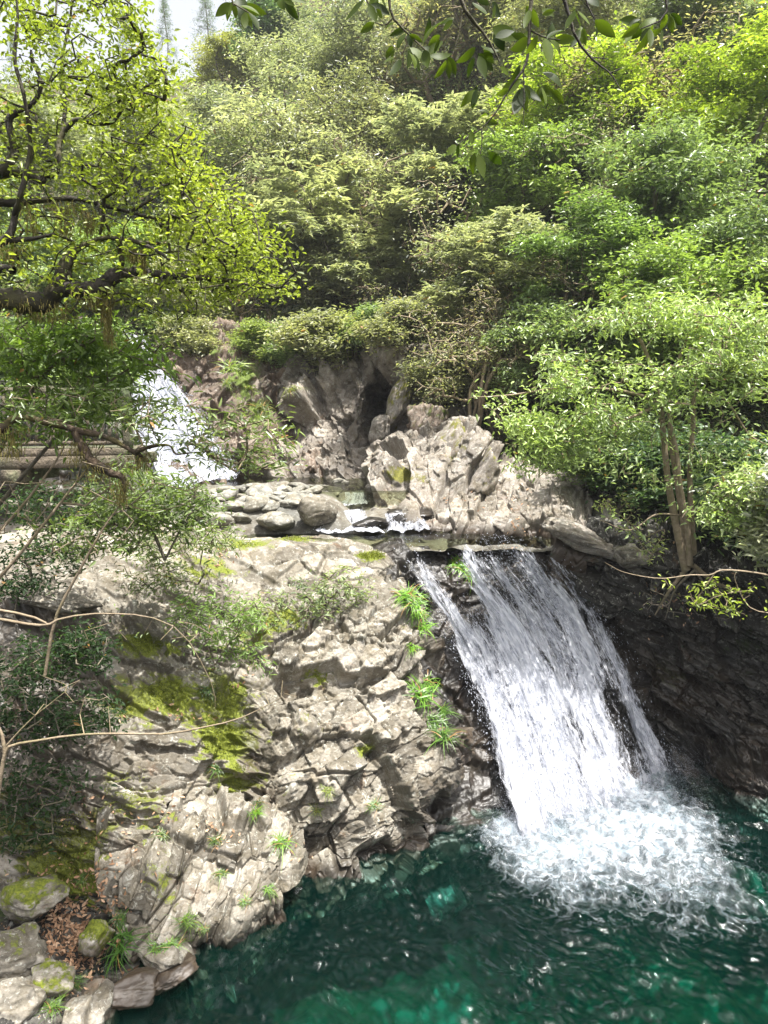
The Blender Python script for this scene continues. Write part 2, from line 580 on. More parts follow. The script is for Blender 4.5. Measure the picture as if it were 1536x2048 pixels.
# lower-left rounded outcrop at the pool
B_rows = [
    [(225, 1575, 11.4), (330, 1560, 11.6), (450, 1580, 11.6), (565, 1630, 11.5), (625, 1680, 11.3)],
    [(205, 1600, 10.3), (325, 1590, 10.5), (450, 1605, 10.6), (560, 1640, 10.8), (615, 1685, 10.85)],
    [(195, 1660, 9.7), (320, 1650, 9.9), (450, 1650, 10.05), (565, 1665, 10.2), (604, 1705, 10.4)],
    [(190, 1750, 9.1), (310, 1740, 9.25), (440, 1730, 9.5), (550, 1730, 9.75), (597, 1740, 10.05)],
    [(225, 1850, 8.8), (320, 1840, 8.85), (420, 1820, 9.08), (510, 1800, 9.35), (577, 1785, 9.7)],
    [(262, 1938, 8.5), (330, 1925, 8.65), (405, 1885, 8.9), (485, 1850, 9.15), (562, 1805, 9.5)],
]
rock_patch('rock_outcrop', B_rows, 360, 360, LV_KNOB, M_rock, 23, 'rounded beige rock outcrop with upright cracks and grass tufts, jutting into the green pool', 'rock outcrop',
           [(300, 1650, 60, 40, 0.5), (330, 1760, 40, 50, 0.5), (350, 1880, 50, 10, 0.5), (240, 1640, 40, 50, 0.5)], [], down=(0.1, 0.35, -1.2), bed=frame((0.90, 0.05, -0.42)), waterline=-0.05)
# shore ground with dry leaves
SG_rows = [
    [(-150, 1740, 9.0), (0, 1745, 9.1), (110, 1755, 9.25), (215, 1765, 9.35), (280, 1780, 9.3)],
    [(-150, 1850, 8.3), (0, 1855, 8.45), (100, 1860, 8.6), (200, 1870, 8.8), (285, 1880, 8.85)],
    [(-150, 1960, 7.6), (-20, 1960, 7.75), (80, 1970, 7.9), (170, 1960, 8.2), (275, 1945, 8.48)],
    [(-150, 2080, 7.0), (-40, 2080, 7.15), (60, 2080, 7.3), (150, 2040, 7.7), (245, 1990, 8.2)],
]
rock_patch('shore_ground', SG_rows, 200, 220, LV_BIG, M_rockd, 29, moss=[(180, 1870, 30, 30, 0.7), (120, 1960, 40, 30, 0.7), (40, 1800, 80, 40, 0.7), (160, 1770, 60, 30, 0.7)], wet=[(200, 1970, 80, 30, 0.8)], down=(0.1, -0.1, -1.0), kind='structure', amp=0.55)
# right-hand cliff
F_rows = [
    [(1010, 1030, 17.4), (1120, 1010, 17.4), (1280, 1010, 16.9), (1420, 1030, 16.2), (1560, 1040, 15.5), (1800, 1040, 14.5)],
    [(1085, 1092, 15.7), (1180, 1078, 15.3), (1300, 1092, 14.9), (1420, 1110, 14.4), (1560, 1110, 13.8), (1800, 1110, 12.8)],
    [(1150, 1150, 15.2), (1220, 1145, 14.8), (1310, 1150, 14.3), (1430, 1180, 13.9), (1570, 1180, 13.2), (1800, 1180, 12.3)],
    [(1225, 1250, 15.1), (1265, 1240, 14.8), (1340, 1240, 14.7), (1440, 1250, 14.3), (1580, 1260, 13.7), (1800, 1260, 12.7)],
    [(1280, 1360, 14.9), (1310, 1350, 14.7), (1370, 1350, 14.5), (1460, 1360, 14.1), (1580, 1370, 13.5), (1800, 1370, 12.6)],
    [(1325, 1470, 14.5), (1350, 1460, 14.4), (1400, 1460, 14.1), (1470, 1470, 13.7), (1580, 1480, 13.2), (1800, 1480, 12.2)],
    [(1345, 1565, 13.9), (1370, 1565, 13.7), (1410, 1575, 13.3), (1480, 1592, 12.9), (1590, 1610, 12.5), (1800, 1640, 11.6)],
]
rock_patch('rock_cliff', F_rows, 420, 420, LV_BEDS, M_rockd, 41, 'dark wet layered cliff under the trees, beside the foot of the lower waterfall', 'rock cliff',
           [(1500, 1300, 60, 60, 0.4), (1330, 1340, 40, 40, 0.4)], [(1400, 1430, 200, 170, 1.0), (1300, 1350, 60, 120, 1.0), (1520, 1480, 130, 160, 0.95), (1180, 1150, 40, 30, 0.5)],  # spray damp by the fall; the wide spots also paint the cliff's shade
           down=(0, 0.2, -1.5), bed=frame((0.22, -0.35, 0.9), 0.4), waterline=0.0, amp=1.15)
# pale ledge of the right stream bank
G_rows = [
    [(735, 925, 22.4), (790, 880, 22), (860, 865, 21.5), (930, 845, 20.6), (1010, 905, 20), (1110, 945, 19), (1290, 1000, 18)],
    [(738, 940, 20.4), (790, 908, 20), (860, 892, 19.5), (925, 875, 18.7), (1000, 930, 18.2), (1100, 962, 17.7), (1260, 1010, 17)],
    [(722, 972, 19.4), (790, 950, 19), (860, 945, 18.5), (930, 940, 18), (1010, 975, 17.6), (1100, 1000, 17), (1235, 1045, 16.4)],
    [(704, 1003, 18.7), (790, 1005, 18.2), (860, 1012, 17.6), (930, 1010, 17.3), (1010, 1020, 16.9), (1090, 1045, 16.3), (1210, 1075, 15.8)],
    [(698, 1012, 18.4), (795, 1028, 17.9), (855, 1056, 16.8), (930, 1062, 16.6), (1010, 1067, 16.3), (1075, 1090, 15.6), (1175, 1120, 15.1)],
]
rock_patch('rock_ledge', G_rows, 300, 420, LV_SLAB, M_rockp, 61, 'pale pinkish rock ledge sloping down to the stream above the lower waterfall', 'rock ledge',
           [(800, 950, 40, 18, 0.8), (905, 900, 30, 35, 0.4)], [(900, 1062, 90, 8, 0.7), (1100, 1090, 50, 12, 0.6)], down=(0, 0.2, -1.0), bed=frame((0.86, 0.1, -0.45)), waterline=4.3, amp=0.8)
# central cliff with cave
H_rows = [
    [(540, 690, 28), (620, 655, 28), (700, 640, 28), (745, 648, 26.5), (775, 655, 25.6), (810, 665, 25.2), (860, 670, 25.6), (950, 710, 25), (1060, 750, 23.5)],
    [(560, 770, 25.6), (612, 725, 25.6), (690, 690, 25.4), (740, 695, 24.9), (775, 712, 23.7), (815, 722, 23.3), (850, 725, 23.6), (940, 770, 23.2), (1040, 820, 22)],
    [(572, 840, 24.6), (612, 800, 24.2), (690, 785, 24.0), (738, 785, 24.2), (765, 790, 27.2), (810, 795, 27.2), (850, 795, 24.6), (930, 830, 22.6), (1030, 860, 21.6)],
    [(565, 890, 24.0), (612, 868, 23.5), (690, 850, 23.3), (735, 848, 23.8), (765, 855, 26.2), (805, 862, 25.6), (840, 880, 23.4), (920, 890, 22.0), (1020, 910, 21.0)],
    [(530, 930, 23.4), (605, 932, 22.9), (690, 925, 22.5), (735, 915, 22.8), (770, 910, 23.2), (805, 912, 22.7), (835, 915, 22.3), (915, 925, 21.3), (1015, 940, 20.5)],
    [(490, 960, 22.6), (605, 957, 22.4), (690, 952, 22.0), (735, 944, 22.0), (770, 940, 22.1), (805, 937, 21.8), (835, 935, 21.6), (915, 945, 20.8), (1015, 955, 20.0)],
]
rock_patch('rock_cliff', H_rows, 380, 440, LV_FAR, M_rockh, 83, 'warm grey broken cliff with a dark cave, beyond the stream boulders', 'rock cliff',
           [(900, 830, 40, 60, 0.5), (650, 700, 60, 40, 0.4), (830, 850, 30, 60, 0.3)], [(700, 940, 120, 14, 0.6)], down=(0, -0.3, -1), bed=frame((0.80, -0.25, 0.50)), amp=1.2)
# wall of the upper fall
I_rows = [
    [(150, 640, 28.5), (300, 645, 28.5), (400, 650, 28.8), (480, 655, 28.8), (560, 660, 28.5), (650, 665, 28)],
    [(170, 700, 26), (300, 700, 26.2), (400, 706, 26.0), (480, 712, 26.0), (560, 705, 26.0), (650, 720, 25.8)],
    [(190, 780, 24.4), (310, 780, 25.0), (400, 785, 25.0), (480, 790, 25.0), (560, 790, 25.2), (650, 790, 24.8)],
    [(220, 870, 22.8), (335, 860, 23.8), (420, 860, 24.0), (490, 860, 24.2), (560, 860, 24.2), (650, 870, 23.9)],
    [(260, 950, 20.7), (365, 925, 22.0), (445, 920, 23.0), (500, 920, 23.2), (560, 920, 23.3), (650, 920, 23.2)],
    [(285, 1000, 18.7), (380, 985, 20), (472, 962, 22.3), (520, 957, 22.6), (570, 957, 22.8), (650, 955, 22.9)],
]
rock_patch('rock_cliff', I_rows, 320, 340, LV_FAR, M_rockb, 97, 'brown wet rock wall with green tufts, behind the upper waterfall', 'rock cliff',
           [(490, 760, 40, 60, 0.7), (520, 820, 30, 40, 0.7), (590, 770, 30, 30, 0.7), (420, 700, 60, 20, 0.5)], [(530, 760, 14, 60, 0.8), (400, 760, 40, 40, 0.6), (430, 850, 40, 60, 0.7)],
           down=(0, -0.3, -1), bed=frame((0.80, -0.3, -0.45)))
# left bank under the footbridge
L_rows = [
    [(-400, 640, 21), (0, 640, 21), (150, 650, 22), (260, 670, 23)],
    [(-400, 820, 17.8), (0, 840, 18.2), (150, 850, 18.6), (270, 860, 19.5)],
    [(-400, 990, 15.8), (0, 1000, 16.2), (180, 1000, 16.8), (330, 1005, 17.4)],
    [(-400, 1100, 13.4), (0, 1105, 13.9), (250, 1095, 14.4), (440, 1085, 15.6)],
]
rock_patch('left_bank_ground', L_rows, 200, 200, LV_FAR, M_rockd, 111, moss=[(200, 950, 100, 100, 0.5)], wet=[(60, 980, 260, 120, 0.95)], mossbase=0.2, kind='structure', down=(0, 0, -2), amp=0.6)  # the wet spot paints in the dark under the bridge and canopy

# ------------------------------------------------------------------ lower fall: rock wall behind and water
FW = [
    [(765, 1086, 15.7), (930, 1078, 15.9), (1122, 1090, 15.9)],
    [(795, 1106, 14.95), (950, 1099, 15.15), (1118, 1100, 15.2)],
    [(830, 1160, 14.5), (980, 1150, 14.8), (1156, 1148, 15.0)],
    [(880, 1240, 14.05), (1038, 1230, 14.5), (1206, 1222, 14.85)],
    [(930, 1340, 13.6), (1090, 1325, 14.1), (1246, 1312, 14.65)],
    [(962, 1430, 13.15), (1125, 1425, 13.7), (1286, 1412, 14.4)],
    [(992, 1540, 12.6), (1160, 1530, 13.2), (1322, 1498, 14.1)],
    [(1032, 1662, 11.75), (1190, 1625, 12.5), (1345, 1562, 13.7)],
]
FWw = gridW(FW)
Wl, Wm, Wr = FWw[:, 0], FWw[:, 1], FWw[:, 2]
ext = np.stack([Wl - (Wr - Wl) * 0.45, Wl, Wm, Wr, Wr + (Wr - Wl) * 0.3], 1)
ext = ext + np.array([0, 0.50, -0.04])
ext[0, 0] += np.array([0, 0.4, -0.6])
ext[1, 0] += np.array([0, 0.2, -0.35])
ext[0] += np.array([0, 0.1, -0.25])
ext[1] += np.array([0, 0, -0.12])
rock_patch('rock_wall', None, 330, 330, LV_BIG, M_rockd, 131, 'dark wet rock step that the lower waterfall pours over', 'rock wall', [], [(1050, 1380, 700, 700, 1.0)],
           down=(0, 0.2, -1.5), world=ext, bed=(0.3, 0.3, 0.6), amp=0.55)


def water_white_material(name, su, sv, off, thr=0.5, soft=0.12):
    t = NT(name)
    uv = t.n('ShaderNodeUVMap').outputs[0]

    def tex(fx, fy, det, dist=0.3):
        mp = t.n('ShaderNodeMapping')
        mp.inputs['Scale'].default_value = (fx * su, fy * sv, 1)
        mp.inputs['Location'].default_value = (off, off * 0.7, 0)
        t.l(uv, mp.inputs['Vector'])
        return t.noise(1.0, det, 0.6, mp.outputs[0], dist)

    broad = tex(3.2, 0.7, 3, 0.8)
    strm = tex(12, 1.8, 4, 1.0)
    fine = tex(34, 5.0, 4, 1.6)
    grain = tex(90, 22, 3, 0.5)
    dens = t.attr('dens')
    s = t.math('ADD', t.math('MULTIPLY', t.math('SUBTRACT', broad, 0.5), 1.7), t.math('MULTIPLY', t.math('SUBTRACT', strm, 0.5), 1.6))
    s = t.math('ADD', s, t.math('MULTIPLY', t.math('SUBTRACT', fine, 0.5), 0.85))
    s = t.math('ADD', s, t.math('MULTIPLY', t.math('SUBTRACT', grain, 0.5), 0.8))
    s = t.math('ADD', s, dens)
    a = t.range(s, thr - soft * 1.6, thr + soft * 1.6)
    b = t.n('ShaderNodeBsdfPrincipled')
    colr = t.mix(t.range(t.math('ADD', grain, fine), 0.75, 1.2), (0.32, 0.345, 0.41), (0.60, 0.61, 0.65))
    t.l(colr, b.inputs['Base Color'])
    b.inputs['Roughness'].default_value = 0.35
    h = t.math('ADD', t.math('MULTIPLY', fine, 0.6), grain)
    t.l(t.bump(h, 0.5, 0.05), b.inputs['Normal'])
    tr = t.n('ShaderNodeBsdfTranslucent')
    tr.inputs[0].default_value = (0.5, 0.53, 0.62, 1)
    m0 = t.n('ShaderNodeMixShader')
    m0.inputs[0].default_value = 0.3
    t.l(b.outputs[0], m0.inputs[1])
    t.l(tr.outputs[0], m0.inputs[2])
    tp = t.n('ShaderNodeBsdfTransparent')
    mx = t.n('ShaderNodeMixShader')
    t.l(a, mx.inputs[0])
    t.l(tp.outputs[0], mx.inputs[1])
    t.l(m0.outputs[0], mx.inputs[2])
    t.l(mx.outputs[0], t.out.inputs[0])
    return t.m


def droplet_material():
    t = NT('white_droplets')
    b = t.n('ShaderNodeBsdfPrincipled')
    b.inputs['Base Color'].default_value = (0.50, 0.52, 0.58, 1)
    b.inputs['Roughness'].default_value = 0.25
    tr = t.n('ShaderNodeBsdfTranslucent')
    tr.inputs[0].default_value = (0.5, 0.53, 0.6, 1)
    mx = t.n('ShaderNodeMixShader')
    mx.inputs[0].default_value = 0.4
    t.l(b.outputs[0], mx.inputs[1])
    t.l(tr.outputs[0], mx.inputs[2])
    t.l(mx.outputs[0], t.out.inputs[0])
    return t.m


M_drop = droplet_material()
TET = np.array([[1, 1, 1], [1, -1, -1], [-1, 1, -1], [-1, -1, 1]], float) * 0.6


def droplets(name, C, size, stretch, axis, parent):
    n = len(C)
    R = rng.normal(size=(n, 3, 3))
    q, _ = np.linalg.qr(R)
    V = np.einsum('nij,kj->nki', q, TET) * size[:, None, None]
    ax = axis / (np.linalg.norm(axis, axis=1, keepdims=True) + 1e-9)
    al = np.einsum('nki,ni->nk', V, ax)
    V = V + al[..., None] * ax[:, None, :] * (stretch[:, None, None] - 1)
    V = V + C[:, None, :]
    b = np.arange(n)[:, None, None] * 4
    T = np.array([[0, 1, 2], [0, 3, 1], [0, 2, 3], [1, 3, 2]])[None]
    me = mesh_from(name, V.reshape(-1, 3), [(b + T).reshape(-1, 3)])
    return link(name, me, M_drop, parent, kind='stuff')


def fall(name, Wg, nv, nu, label, dens_fn, su, sv, seed, thick=0.12, ndrop=40000, dsize=(0.006, 0.016), layers=2, spread=0.12):
    root = thing(name, label, 'waterfall')
    for k in range(layers):
        S = surf(Wg, nv, nu)
        N = normals(S)
        u = np.linspace(0, 1, nu)[None, :] * np.ones((nv, 1))
        v = np.linspace(0, 1, nv)[:, None] * np.ones((1, nu))
        q = np.stack([u * su * 8, v * sv * 1.2, u * 0 + k * 7.0], -1)
        q2 = np.stack([u * su * 30, v * sv * 6, u * 0 + k * 7.0], -1)
        S = S + N * (thick * (1.5 * fbm(q, 3, seed) + 0.8 * fbm(q2, 3, seed + 1) + 0.4 * k) * sstep(0, 0.15, v) + 0.01 + 0.03 * k)[..., None]
        dens = dens_fn(u, v) - 0.12 * k
        uv = np.stack([u + k * 0.37, v + k * 0.21], -1).reshape(-1, 2)
        me = mesh_from('water_sheet', S.reshape(-1, 3), [grid_faces(nv, nu)], dict(dens=dens), uv=uv, smooth=True)
        link('water_sheet', me, water_white_material(name + '_sheet', su, sv, 3.1 * k + seed, 0.5), root)
    # droplets: along streams
    u = rng.random(ndrop * 4) * 1.1 - 0.05
    v = rng.random(ndrop * 4) ** 0.8
    q = np.stack([u * su * 8, v * sv * 1.5, u * 0], -1)
    pr = fbm(q, 3, seed) * 0.9 + 0.5 + (dens_fn(np.clip(u, 0, 1), v) - 0.5) * 0.8
    keep = np.nonzero(rng.random(len(u)) < np.clip(pr, 0.02, 1) * 0.5)[0][:ndrop]
    u, v = u[keep], v[keep]
    S = surf(Wg, 120, 60)
    N = normals(S)
    iu = np.clip((np.clip(u, 0, 1) * 59), 0, 58.99)
    iv = np.clip(v * 119, 0, 118.99)
    a, b = iv.astype(int), iu.astype(int)
    fv, fu = (iv - a)[:, None], (iu - b)[:, None]
    C = (S[a, b] * (1 - fu) + S[a, b + 1] * fu) * (1 - fv) + (S[a + 1, b] * (1 - fu) + S[a + 1, b + 1] * fu) * fv
    side = (S[a, 59 - 0 * b] - S[a, 0 * b])
    C = C + side * (u - np.clip(u, 0, 1))[:, None]
    ax = S[a + 1, b] - S[a, b]
    C = C + N[a, b] * (thick * 0.6 + spread * (0.3 + v) * np.abs(rng.normal(size=len(u))) * 0.7)[:, None] + rng.normal(size=C.shape) * 0.02
    size = rng.uniform(dsize[0], dsize[1], len(u)) * (0.6 + rng.random(len(u)) ** 3 * 1.4)
    droplets('droplets', C, size, rng.uniform(1.2, 3.5, len(u)), ax, root)
    return root


def dens_lower(u, v):
    q = np.stack([v * 3.2, u * 0 + 0.4, u * 2.0], -1)
    u = u + 0.07 * fbm(q, 3, 61) * sstep(0.05, 0.4, v)
    d = 0.32 + 0.36 * sstep(0.08, 0.6, v)
    # thin dark film on the upper left, stream bands beside it
    d = d - 0.75 * np.exp(-((u - (0.20 + 0.10 * v)) / 0.12) ** 2) * (1 - sstep(0.2, 0.5, v))
    d = d + 0.35 * np.exp(-((u - 0.06) / 0.07) ** 2) * sstep(0.1, 0.2, v)
    d = d + 0.35 * np.exp(-((u - 0.36) / 0.07) ** 2) * sstep(0.05, 0.2, v)
    d = d - 0.25 * np.exp(-((u - 0.86 + 0.05 * v) / 0.05) ** 2) * (1 - sstep(0.5, 0.9, v))
    d = d - 0.55 * (1 - sstep(0.0, 0.12, u)) * (0.5 + 0.5 * v) - 0.5 * (1 - sstep(0.0, 0.09, 1 - u))
    d = d - 0.35 * (1 - sstep(0.10, 0.22, v))
    d = d - 0.22 * np.exp(-((u - 0.55) / 0.07) ** 2) * sstep(0.45, 0.7, v) * (1 - sstep(0.85, 0.97, v))
    d = d - 0.15 * np.exp(-((u - 0.8) / 0.15) ** 2) * sstep(0.3, 0.7, v)
    return d


LOWER = fall('waterfall', np.concatenate([FWw + np.array([0, 0.0, 0.03]), (FWw[-1] + np.array([0.05, -0.2, -0.5]))[None]], 0), 440, 300, 'wide white waterfall pouring over the rock step into the green pool', dens_lower, 1.0, 2.4, 5, 0.10, 18000, (0.004, 0.009), 2, 0.16)

rs = np.random.default_rng(99)
nsp = 30000
tt = rs.uniform(-0.08, 1.08, nsp)[:, None]
fa, fb = FWw[-1, 0], FWw[-1, 2]
C = fa * (1 - tt) + fb * tt
C = C + np.stack([rs.normal(size=nsp) * 0.28, -np.abs(rs.normal(size=nsp)) * 0.45 + 0.15, np.abs(rs.normal(size=nsp)) * 0.30], -1)
droplets('spray', C, rs.uniform(0.0025, 0.006, nsp), np.ones(nsp), np.tile([0, 0, 1.0], (nsp, 1)), LOWER)

UF = [
    [(215, 672, 26.4), (255, 672, 26.4), (300, 676, 26.4)],
    [(235, 760, 24.4), (290, 755, 24.6), (345, 752, 24.9)],
    [(262, 830, 22.8), (335, 820, 23.4), (398, 820, 24.0)],
    [(300, 910, 21.0), (375, 895, 22.1), (440, 892, 22.9)],
    [(345, 985, 18.6), (415, 968, 20.6), (478, 957, 22.1)],
]


def dens_upper(u, v):
    return 0.62 + 0.3 * sstep(0.1, 0.4, v) - 0.5 * (1 - sstep(0.0, 0.12, 1 - u)) - 0.2 * (1 - sstep(0, 0.08, u)) - 0.25 * np.exp(-((v - 0.55) / 0.1) ** 2) * u


fall('waterfall', gridW(UF) + np.array([0, -0.45, 0.0]), 260, 160, 'upper waterfall half hidden by leaves, beyond the footbridge', dens_upper, 0.8, 2.0, 9, 0.16, 5000, (0.008, 0.016), 2, 0.22)
CAS = [[(648, 1030, 17.2), (690, 1022, 17.4), (725, 1018, 17.4)], [(655, 1045, 16.8), (695, 1042, 16.9), (740, 1040, 16.9)], [(630, 1064, 16.3), (690, 1064, 16.3), (770, 1064, 16.35)]]
fall('cascade', gridW(CAS), 60, 80, 'small white cascade running past the big round boulder', lambda u, v: 0.72 + 0.2 * v - 0.3 * (1 - sstep(0, 0.15, 1 - u)) - 0.3 * (1 - sstep(0, 0.15, u)), 0.7, 0.8, 15, 0.05, 250, (0.005, 0.010), 1, 0.05)
CAS2 = [[(770, 1028, 17.3), (810, 1026, 17.3), (842, 1028, 17.3)], [(775, 1045, 16.9), (815, 1043, 16.95), (850, 1045, 16.9)], [(770, 1062, 16.4), (820, 1061, 16.5), (860, 1061, 16.5)]]
fall('cascade', gridW(CAS2), 60, 80, 'small broken cascade falling at the foot of the pale rock ledge', lambda u, v: 0.68 + 0.15 * v - 0.25 * (1 - sstep(0, 0.15, 1 - u)) - 0.25 * (1 - sstep(0, 0.15, u)), 0.7, 0.8, 18, 0.05, 250, (0.005, 0.010), 1, 0.05)
CAS3 = [[(690, 985, 19.6), (715, 982, 19.7), (745, 980, 19.8)], [(690, 998, 19.0), (715, 997, 19.1), (742, 996, 19.2)], [(672, 1012, 18.0), (712, 1010, 18.2), (735, 1008, 18.3)]]
fall('cascade', gridW(CAS3), 50, 60, 'little white cascade at the top of the stream beside the pale ledge', lambda u, v: 0.68 + 0.1 * v - 0.3 * (1 - sstep(0, 0.2, 1 - u)) - 0.3 * (1 - sstep(0, 0.2, u)), 0.6, 0.6, 21, 0.04, 150, (0.006, 0.012), 1, 0.05)

# ------------------------------------------------------------------ WATER
base_a, base_b = PZ(1035, 1660, 0), PZ(1345, 1562, 0)


def foam_density(X, Y):
    ab = base_b[:2] - base_a[:2]
    e = np.array([0.06, -1.0])
    det = ab[0] * e[1] - ab[1] * e[0]
    rx, ry = X - base_a[0], Y - base_a[1]
    t = (rx * e[1] - ry * e[0]) / det
    d = (ab[0] * ry - ab[1] * rx) / det                      # metres out from the foot of the fall
    w = fbm(np.stack([X * 0.9, Y * 0.9, X * 0], -1), 3, 77)
    reach = np.interp(t, [-0.5, -0.1, 0.15, 0.5, 0.85, 1.1, 1.5], [0.8, 2.1, 3.2, 3.9, 4.4, 3.8, 2.0]) * (1 + 0.22 * w)
    f = 1.2 * (1 - sstep(0.2, 1.1, d / reach))
    f = f * sstep(-0.30, 0.02, t + 0.10 * w) * (1 - sstep(0.75, 1.25, t + 0.15 * w)) * sstep(-0.7, -0.3, d)
    return f


def wave_field(X, Y, amp=1.0, n=70, lam=(0.14, 1.3), seed=1, src=None):
    r = np.random.default_rng(seed)
    z = 0
    wx = 0.35 * fbm(np.stack([X * 0.6, Y * 0.6, X * 0], -1), 3, seed)
    wy = 0.35 * fbm(np.stack([X * 0.6, Y * 0.6, X * 0 + 9], -1), 3, seed + 4)
    for i in range(n):
        l = math.exp(r.uniform(math.log(lam[0]), math.log(lam[1])))
        a = r.normal(-2.3, 0.75)
        k = 2 * math.pi / l
        ph = r.uniform(0, 6.28)
        s = np.sin((X + wx) * k * math.cos(a) + (Y + wy) * k * math.sin(a) + ph)
        z = z + 0.0042 * l ** 0.8 * s
    return z * amp


def water_material(name, tint, gloss=0.02, foam=False, bumpd=0.01):
    t = NT(name)
    pos = t.n('ShaderNodeNewGeometry').outputs['Position']
    bh = t.math('ADD', t.noise(9, 4, 0.6, pos, 0.4), t.math('MULTIPLY', t.noise(30, 3, 0.5, pos), 0.35))
    bmp = t.bump(bh, 0.5, bumpd)
    g = t.n('ShaderNodeBsdfGlossy')
    g.inputs['Roughness'].default_value = gloss
    t.l(bmp, g.inputs['Normal'])
    tp = t.n('ShaderNodeBsdfTransparent')
    tp.inputs[0].default_value = (*tint, 1)
    fr = t.n('ShaderNodeFresnel')
    fr.inputs[0].default_value = 1.33
    t.l(bmp, fr.inputs['Normal'])
    body = tp.outputs[0]
    if foam:
        df = t.n('ShaderNodeBsdfDiffuse')
        df.inputs[0].default_value = (0.002, 0.052, 0.040, 1)
        t.l(bmp, df.inputs['Normal'])
        mb = t.n('ShaderNodeMixShader')
        mb.inputs[0].default_value = 0.085
        t.l(tp.outputs[0], mb.inputs[1])
        t.l(df.outputs[0], mb.inputs[2])
        body = mb.outputs[0]
    mx = t.n('ShaderNodeMixShader')
    t.l(fr.outputs[0], mx.inputs[0])
    t.l(body, mx.inputs[1])
    t.l(g.outputs[0], mx.inputs[2])
    res = mx.outputs[0]
    if foam:
        dens = t.attr('foam')
        wp = t.n('ShaderNodeVectorMath', operation='ADD')
        ns = t.n('ShaderNodeTexNoise')
        ns.inputs['Scale'].default_value = 2.2
        ns.inputs['Detail'].default_value = 4
        t.l(pos, ns.inputs['Vector'])
        t.l(pos, wp.inputs[0])
        sc = t.n('ShaderNodeVectorMath', operation='SCALE')
        t.l(ns.outputs['Color'], sc.inputs[0])
        sc.inputs['Scale'].default_value = 0.9
        t.l(sc.outputs[0], wp.inputs[1])
        vo = t.n('ShaderNodeTexVoronoi', feature='DISTANCE_TO_EDGE')
        vo.inputs['Scale'].default_value = 3.2
        t.l(wp.outputs[0], vo.inputs['Vector'])
        vo2 = t.n('ShaderNodeTexVoronoi', feature='DISTANCE_TO_EDGE')
        vo2.inputs['Scale'].default_value = 9.0
        t.l(wp.outputs[0], vo2.inputs['Vector'])
        nz = t.noise(7, 6, 0.7, wp.outputs[0], 0.5)
        lace = t.math('ADD', t.range(vo.outputs[0], 0.0, 0.26, 0.42, -0.14), t.range(vo2.outputs[0], 0.0, 0.22, 0.22, -0.07))
        s = t.math('ADD', t.math('ADD', dens, lace), t.math('MULTIPLY', t.math('SUBTRACT', nz, 0.5), 1.1))
        swirl = t.noise(2.6, 5, 0.65, wp.outputs[0], 1.6)
        msk = t.math('MULTIPLY', t.range(s, 0.55, 1.6), t.range(dens, 0.02, 0.2))
        msk = t.math('MULTIPLY', msk, t.range(t.math('ADD', swirl, t.math('MULTIPLY', dens, 0.25)), 0.42, 0.72, 0.45, 1.0))
        msk = t.math('MAXIMUM', msk, t.math('MULTIPLY', t.range(t.math('ADD', dens, t.math('MULTIPLY', t.math('SUBTRACT', swirl, 0.5), 1.2)), 0.35, 1.25), 0.42))
        wh = t.n('ShaderNodeBsdfPrincipled')
        fcol = t.mix(t.range(t.noise(5, 5, 0.65, wp.outputs[0], 1.0), 0.35, 0.65), (0.17, 0.215, 0.25), (0.33, 0.35, 0.375))
        t.l(fcol, wh.inputs['Base Color'])
        wh.inputs['Roughness'].default_value = 0.6
        t.l(t.bump(t.math('ADD', nz, t.noise(26, 3, 0.6, pos)), 0.35, 0.04), wh.inputs['Normal'])
        m2 = t.n('ShaderNodeMixShader')
        t.l(msk, m2.inputs[0])
        t.l(res, m2.inputs[1])
        t.l(wh.outputs[0], m2.inputs[2])
        res = m2.outputs[0]
    t.l(res, t.out.inputs[0])
    return t


tw = water_material('pool_water', (0.93, 1.0, 0.97), 0.03, True, 0.012)
va = tw.n('ShaderNodeVolumeAbsorption')
va.inputs['Color'].default_value = (0.02, 0.755, 0.68, 1)
va.inputs['Density'].default_value = 0.75
tw.l(va.outputs[0], tw.out.inputs['Volume'])
nx, ny = 860, 640
gx, gy = np.meshgrid(np.linspace(-5.5, 8.5, nx), np.linspace(4.5, 15.2, ny))
fd = foam_density(gx, gy)
wz = wave_field(gx, gy, 2.0, 90, (0.09, 0.8)) * (0.8 + 0.8 * sstep(0, 0.5, fd)) + 0.045 * fd * np.abs(fbm(np.stack([gx * 2.2, gy * 2.2, gx * 0], -1), 4, 5)) + 0.025 * sstep(0.3, 1, fd) * fbm(np.stack([gx * 7, gy * 7, gx * 0], -1), 3, 8)
top = np.stack([gx, gy, wz], -1).reshape(-1, 3)
i = np.arange(nx * ny).reshape(ny, nx)
ring = np.concatenate([i[0, :], i[1:, -1], i[-1, -2::-1], i[-2:0:-1, 0]])
bot = top[ring].copy()
bot[:, 2] = -6
nb = len(top) + np.arange(len(ring))
sides = np.stack([ring, nb, np.roll(nb, -1), np.roll(ring, -1)], -1)
me = mesh_from('pool_water', np.concatenate([top, bot]), [grid_faces(ny, nx), sides, nb[None, ::1]], dict(foam=np.concatenate([fd.ravel(), np.zeros(len(ring))])))
me.polygons.foreach_set('use_smooth', np.ones(len(me.polygons), bool))
link('pool_water', me, tw.m, kind='structure')

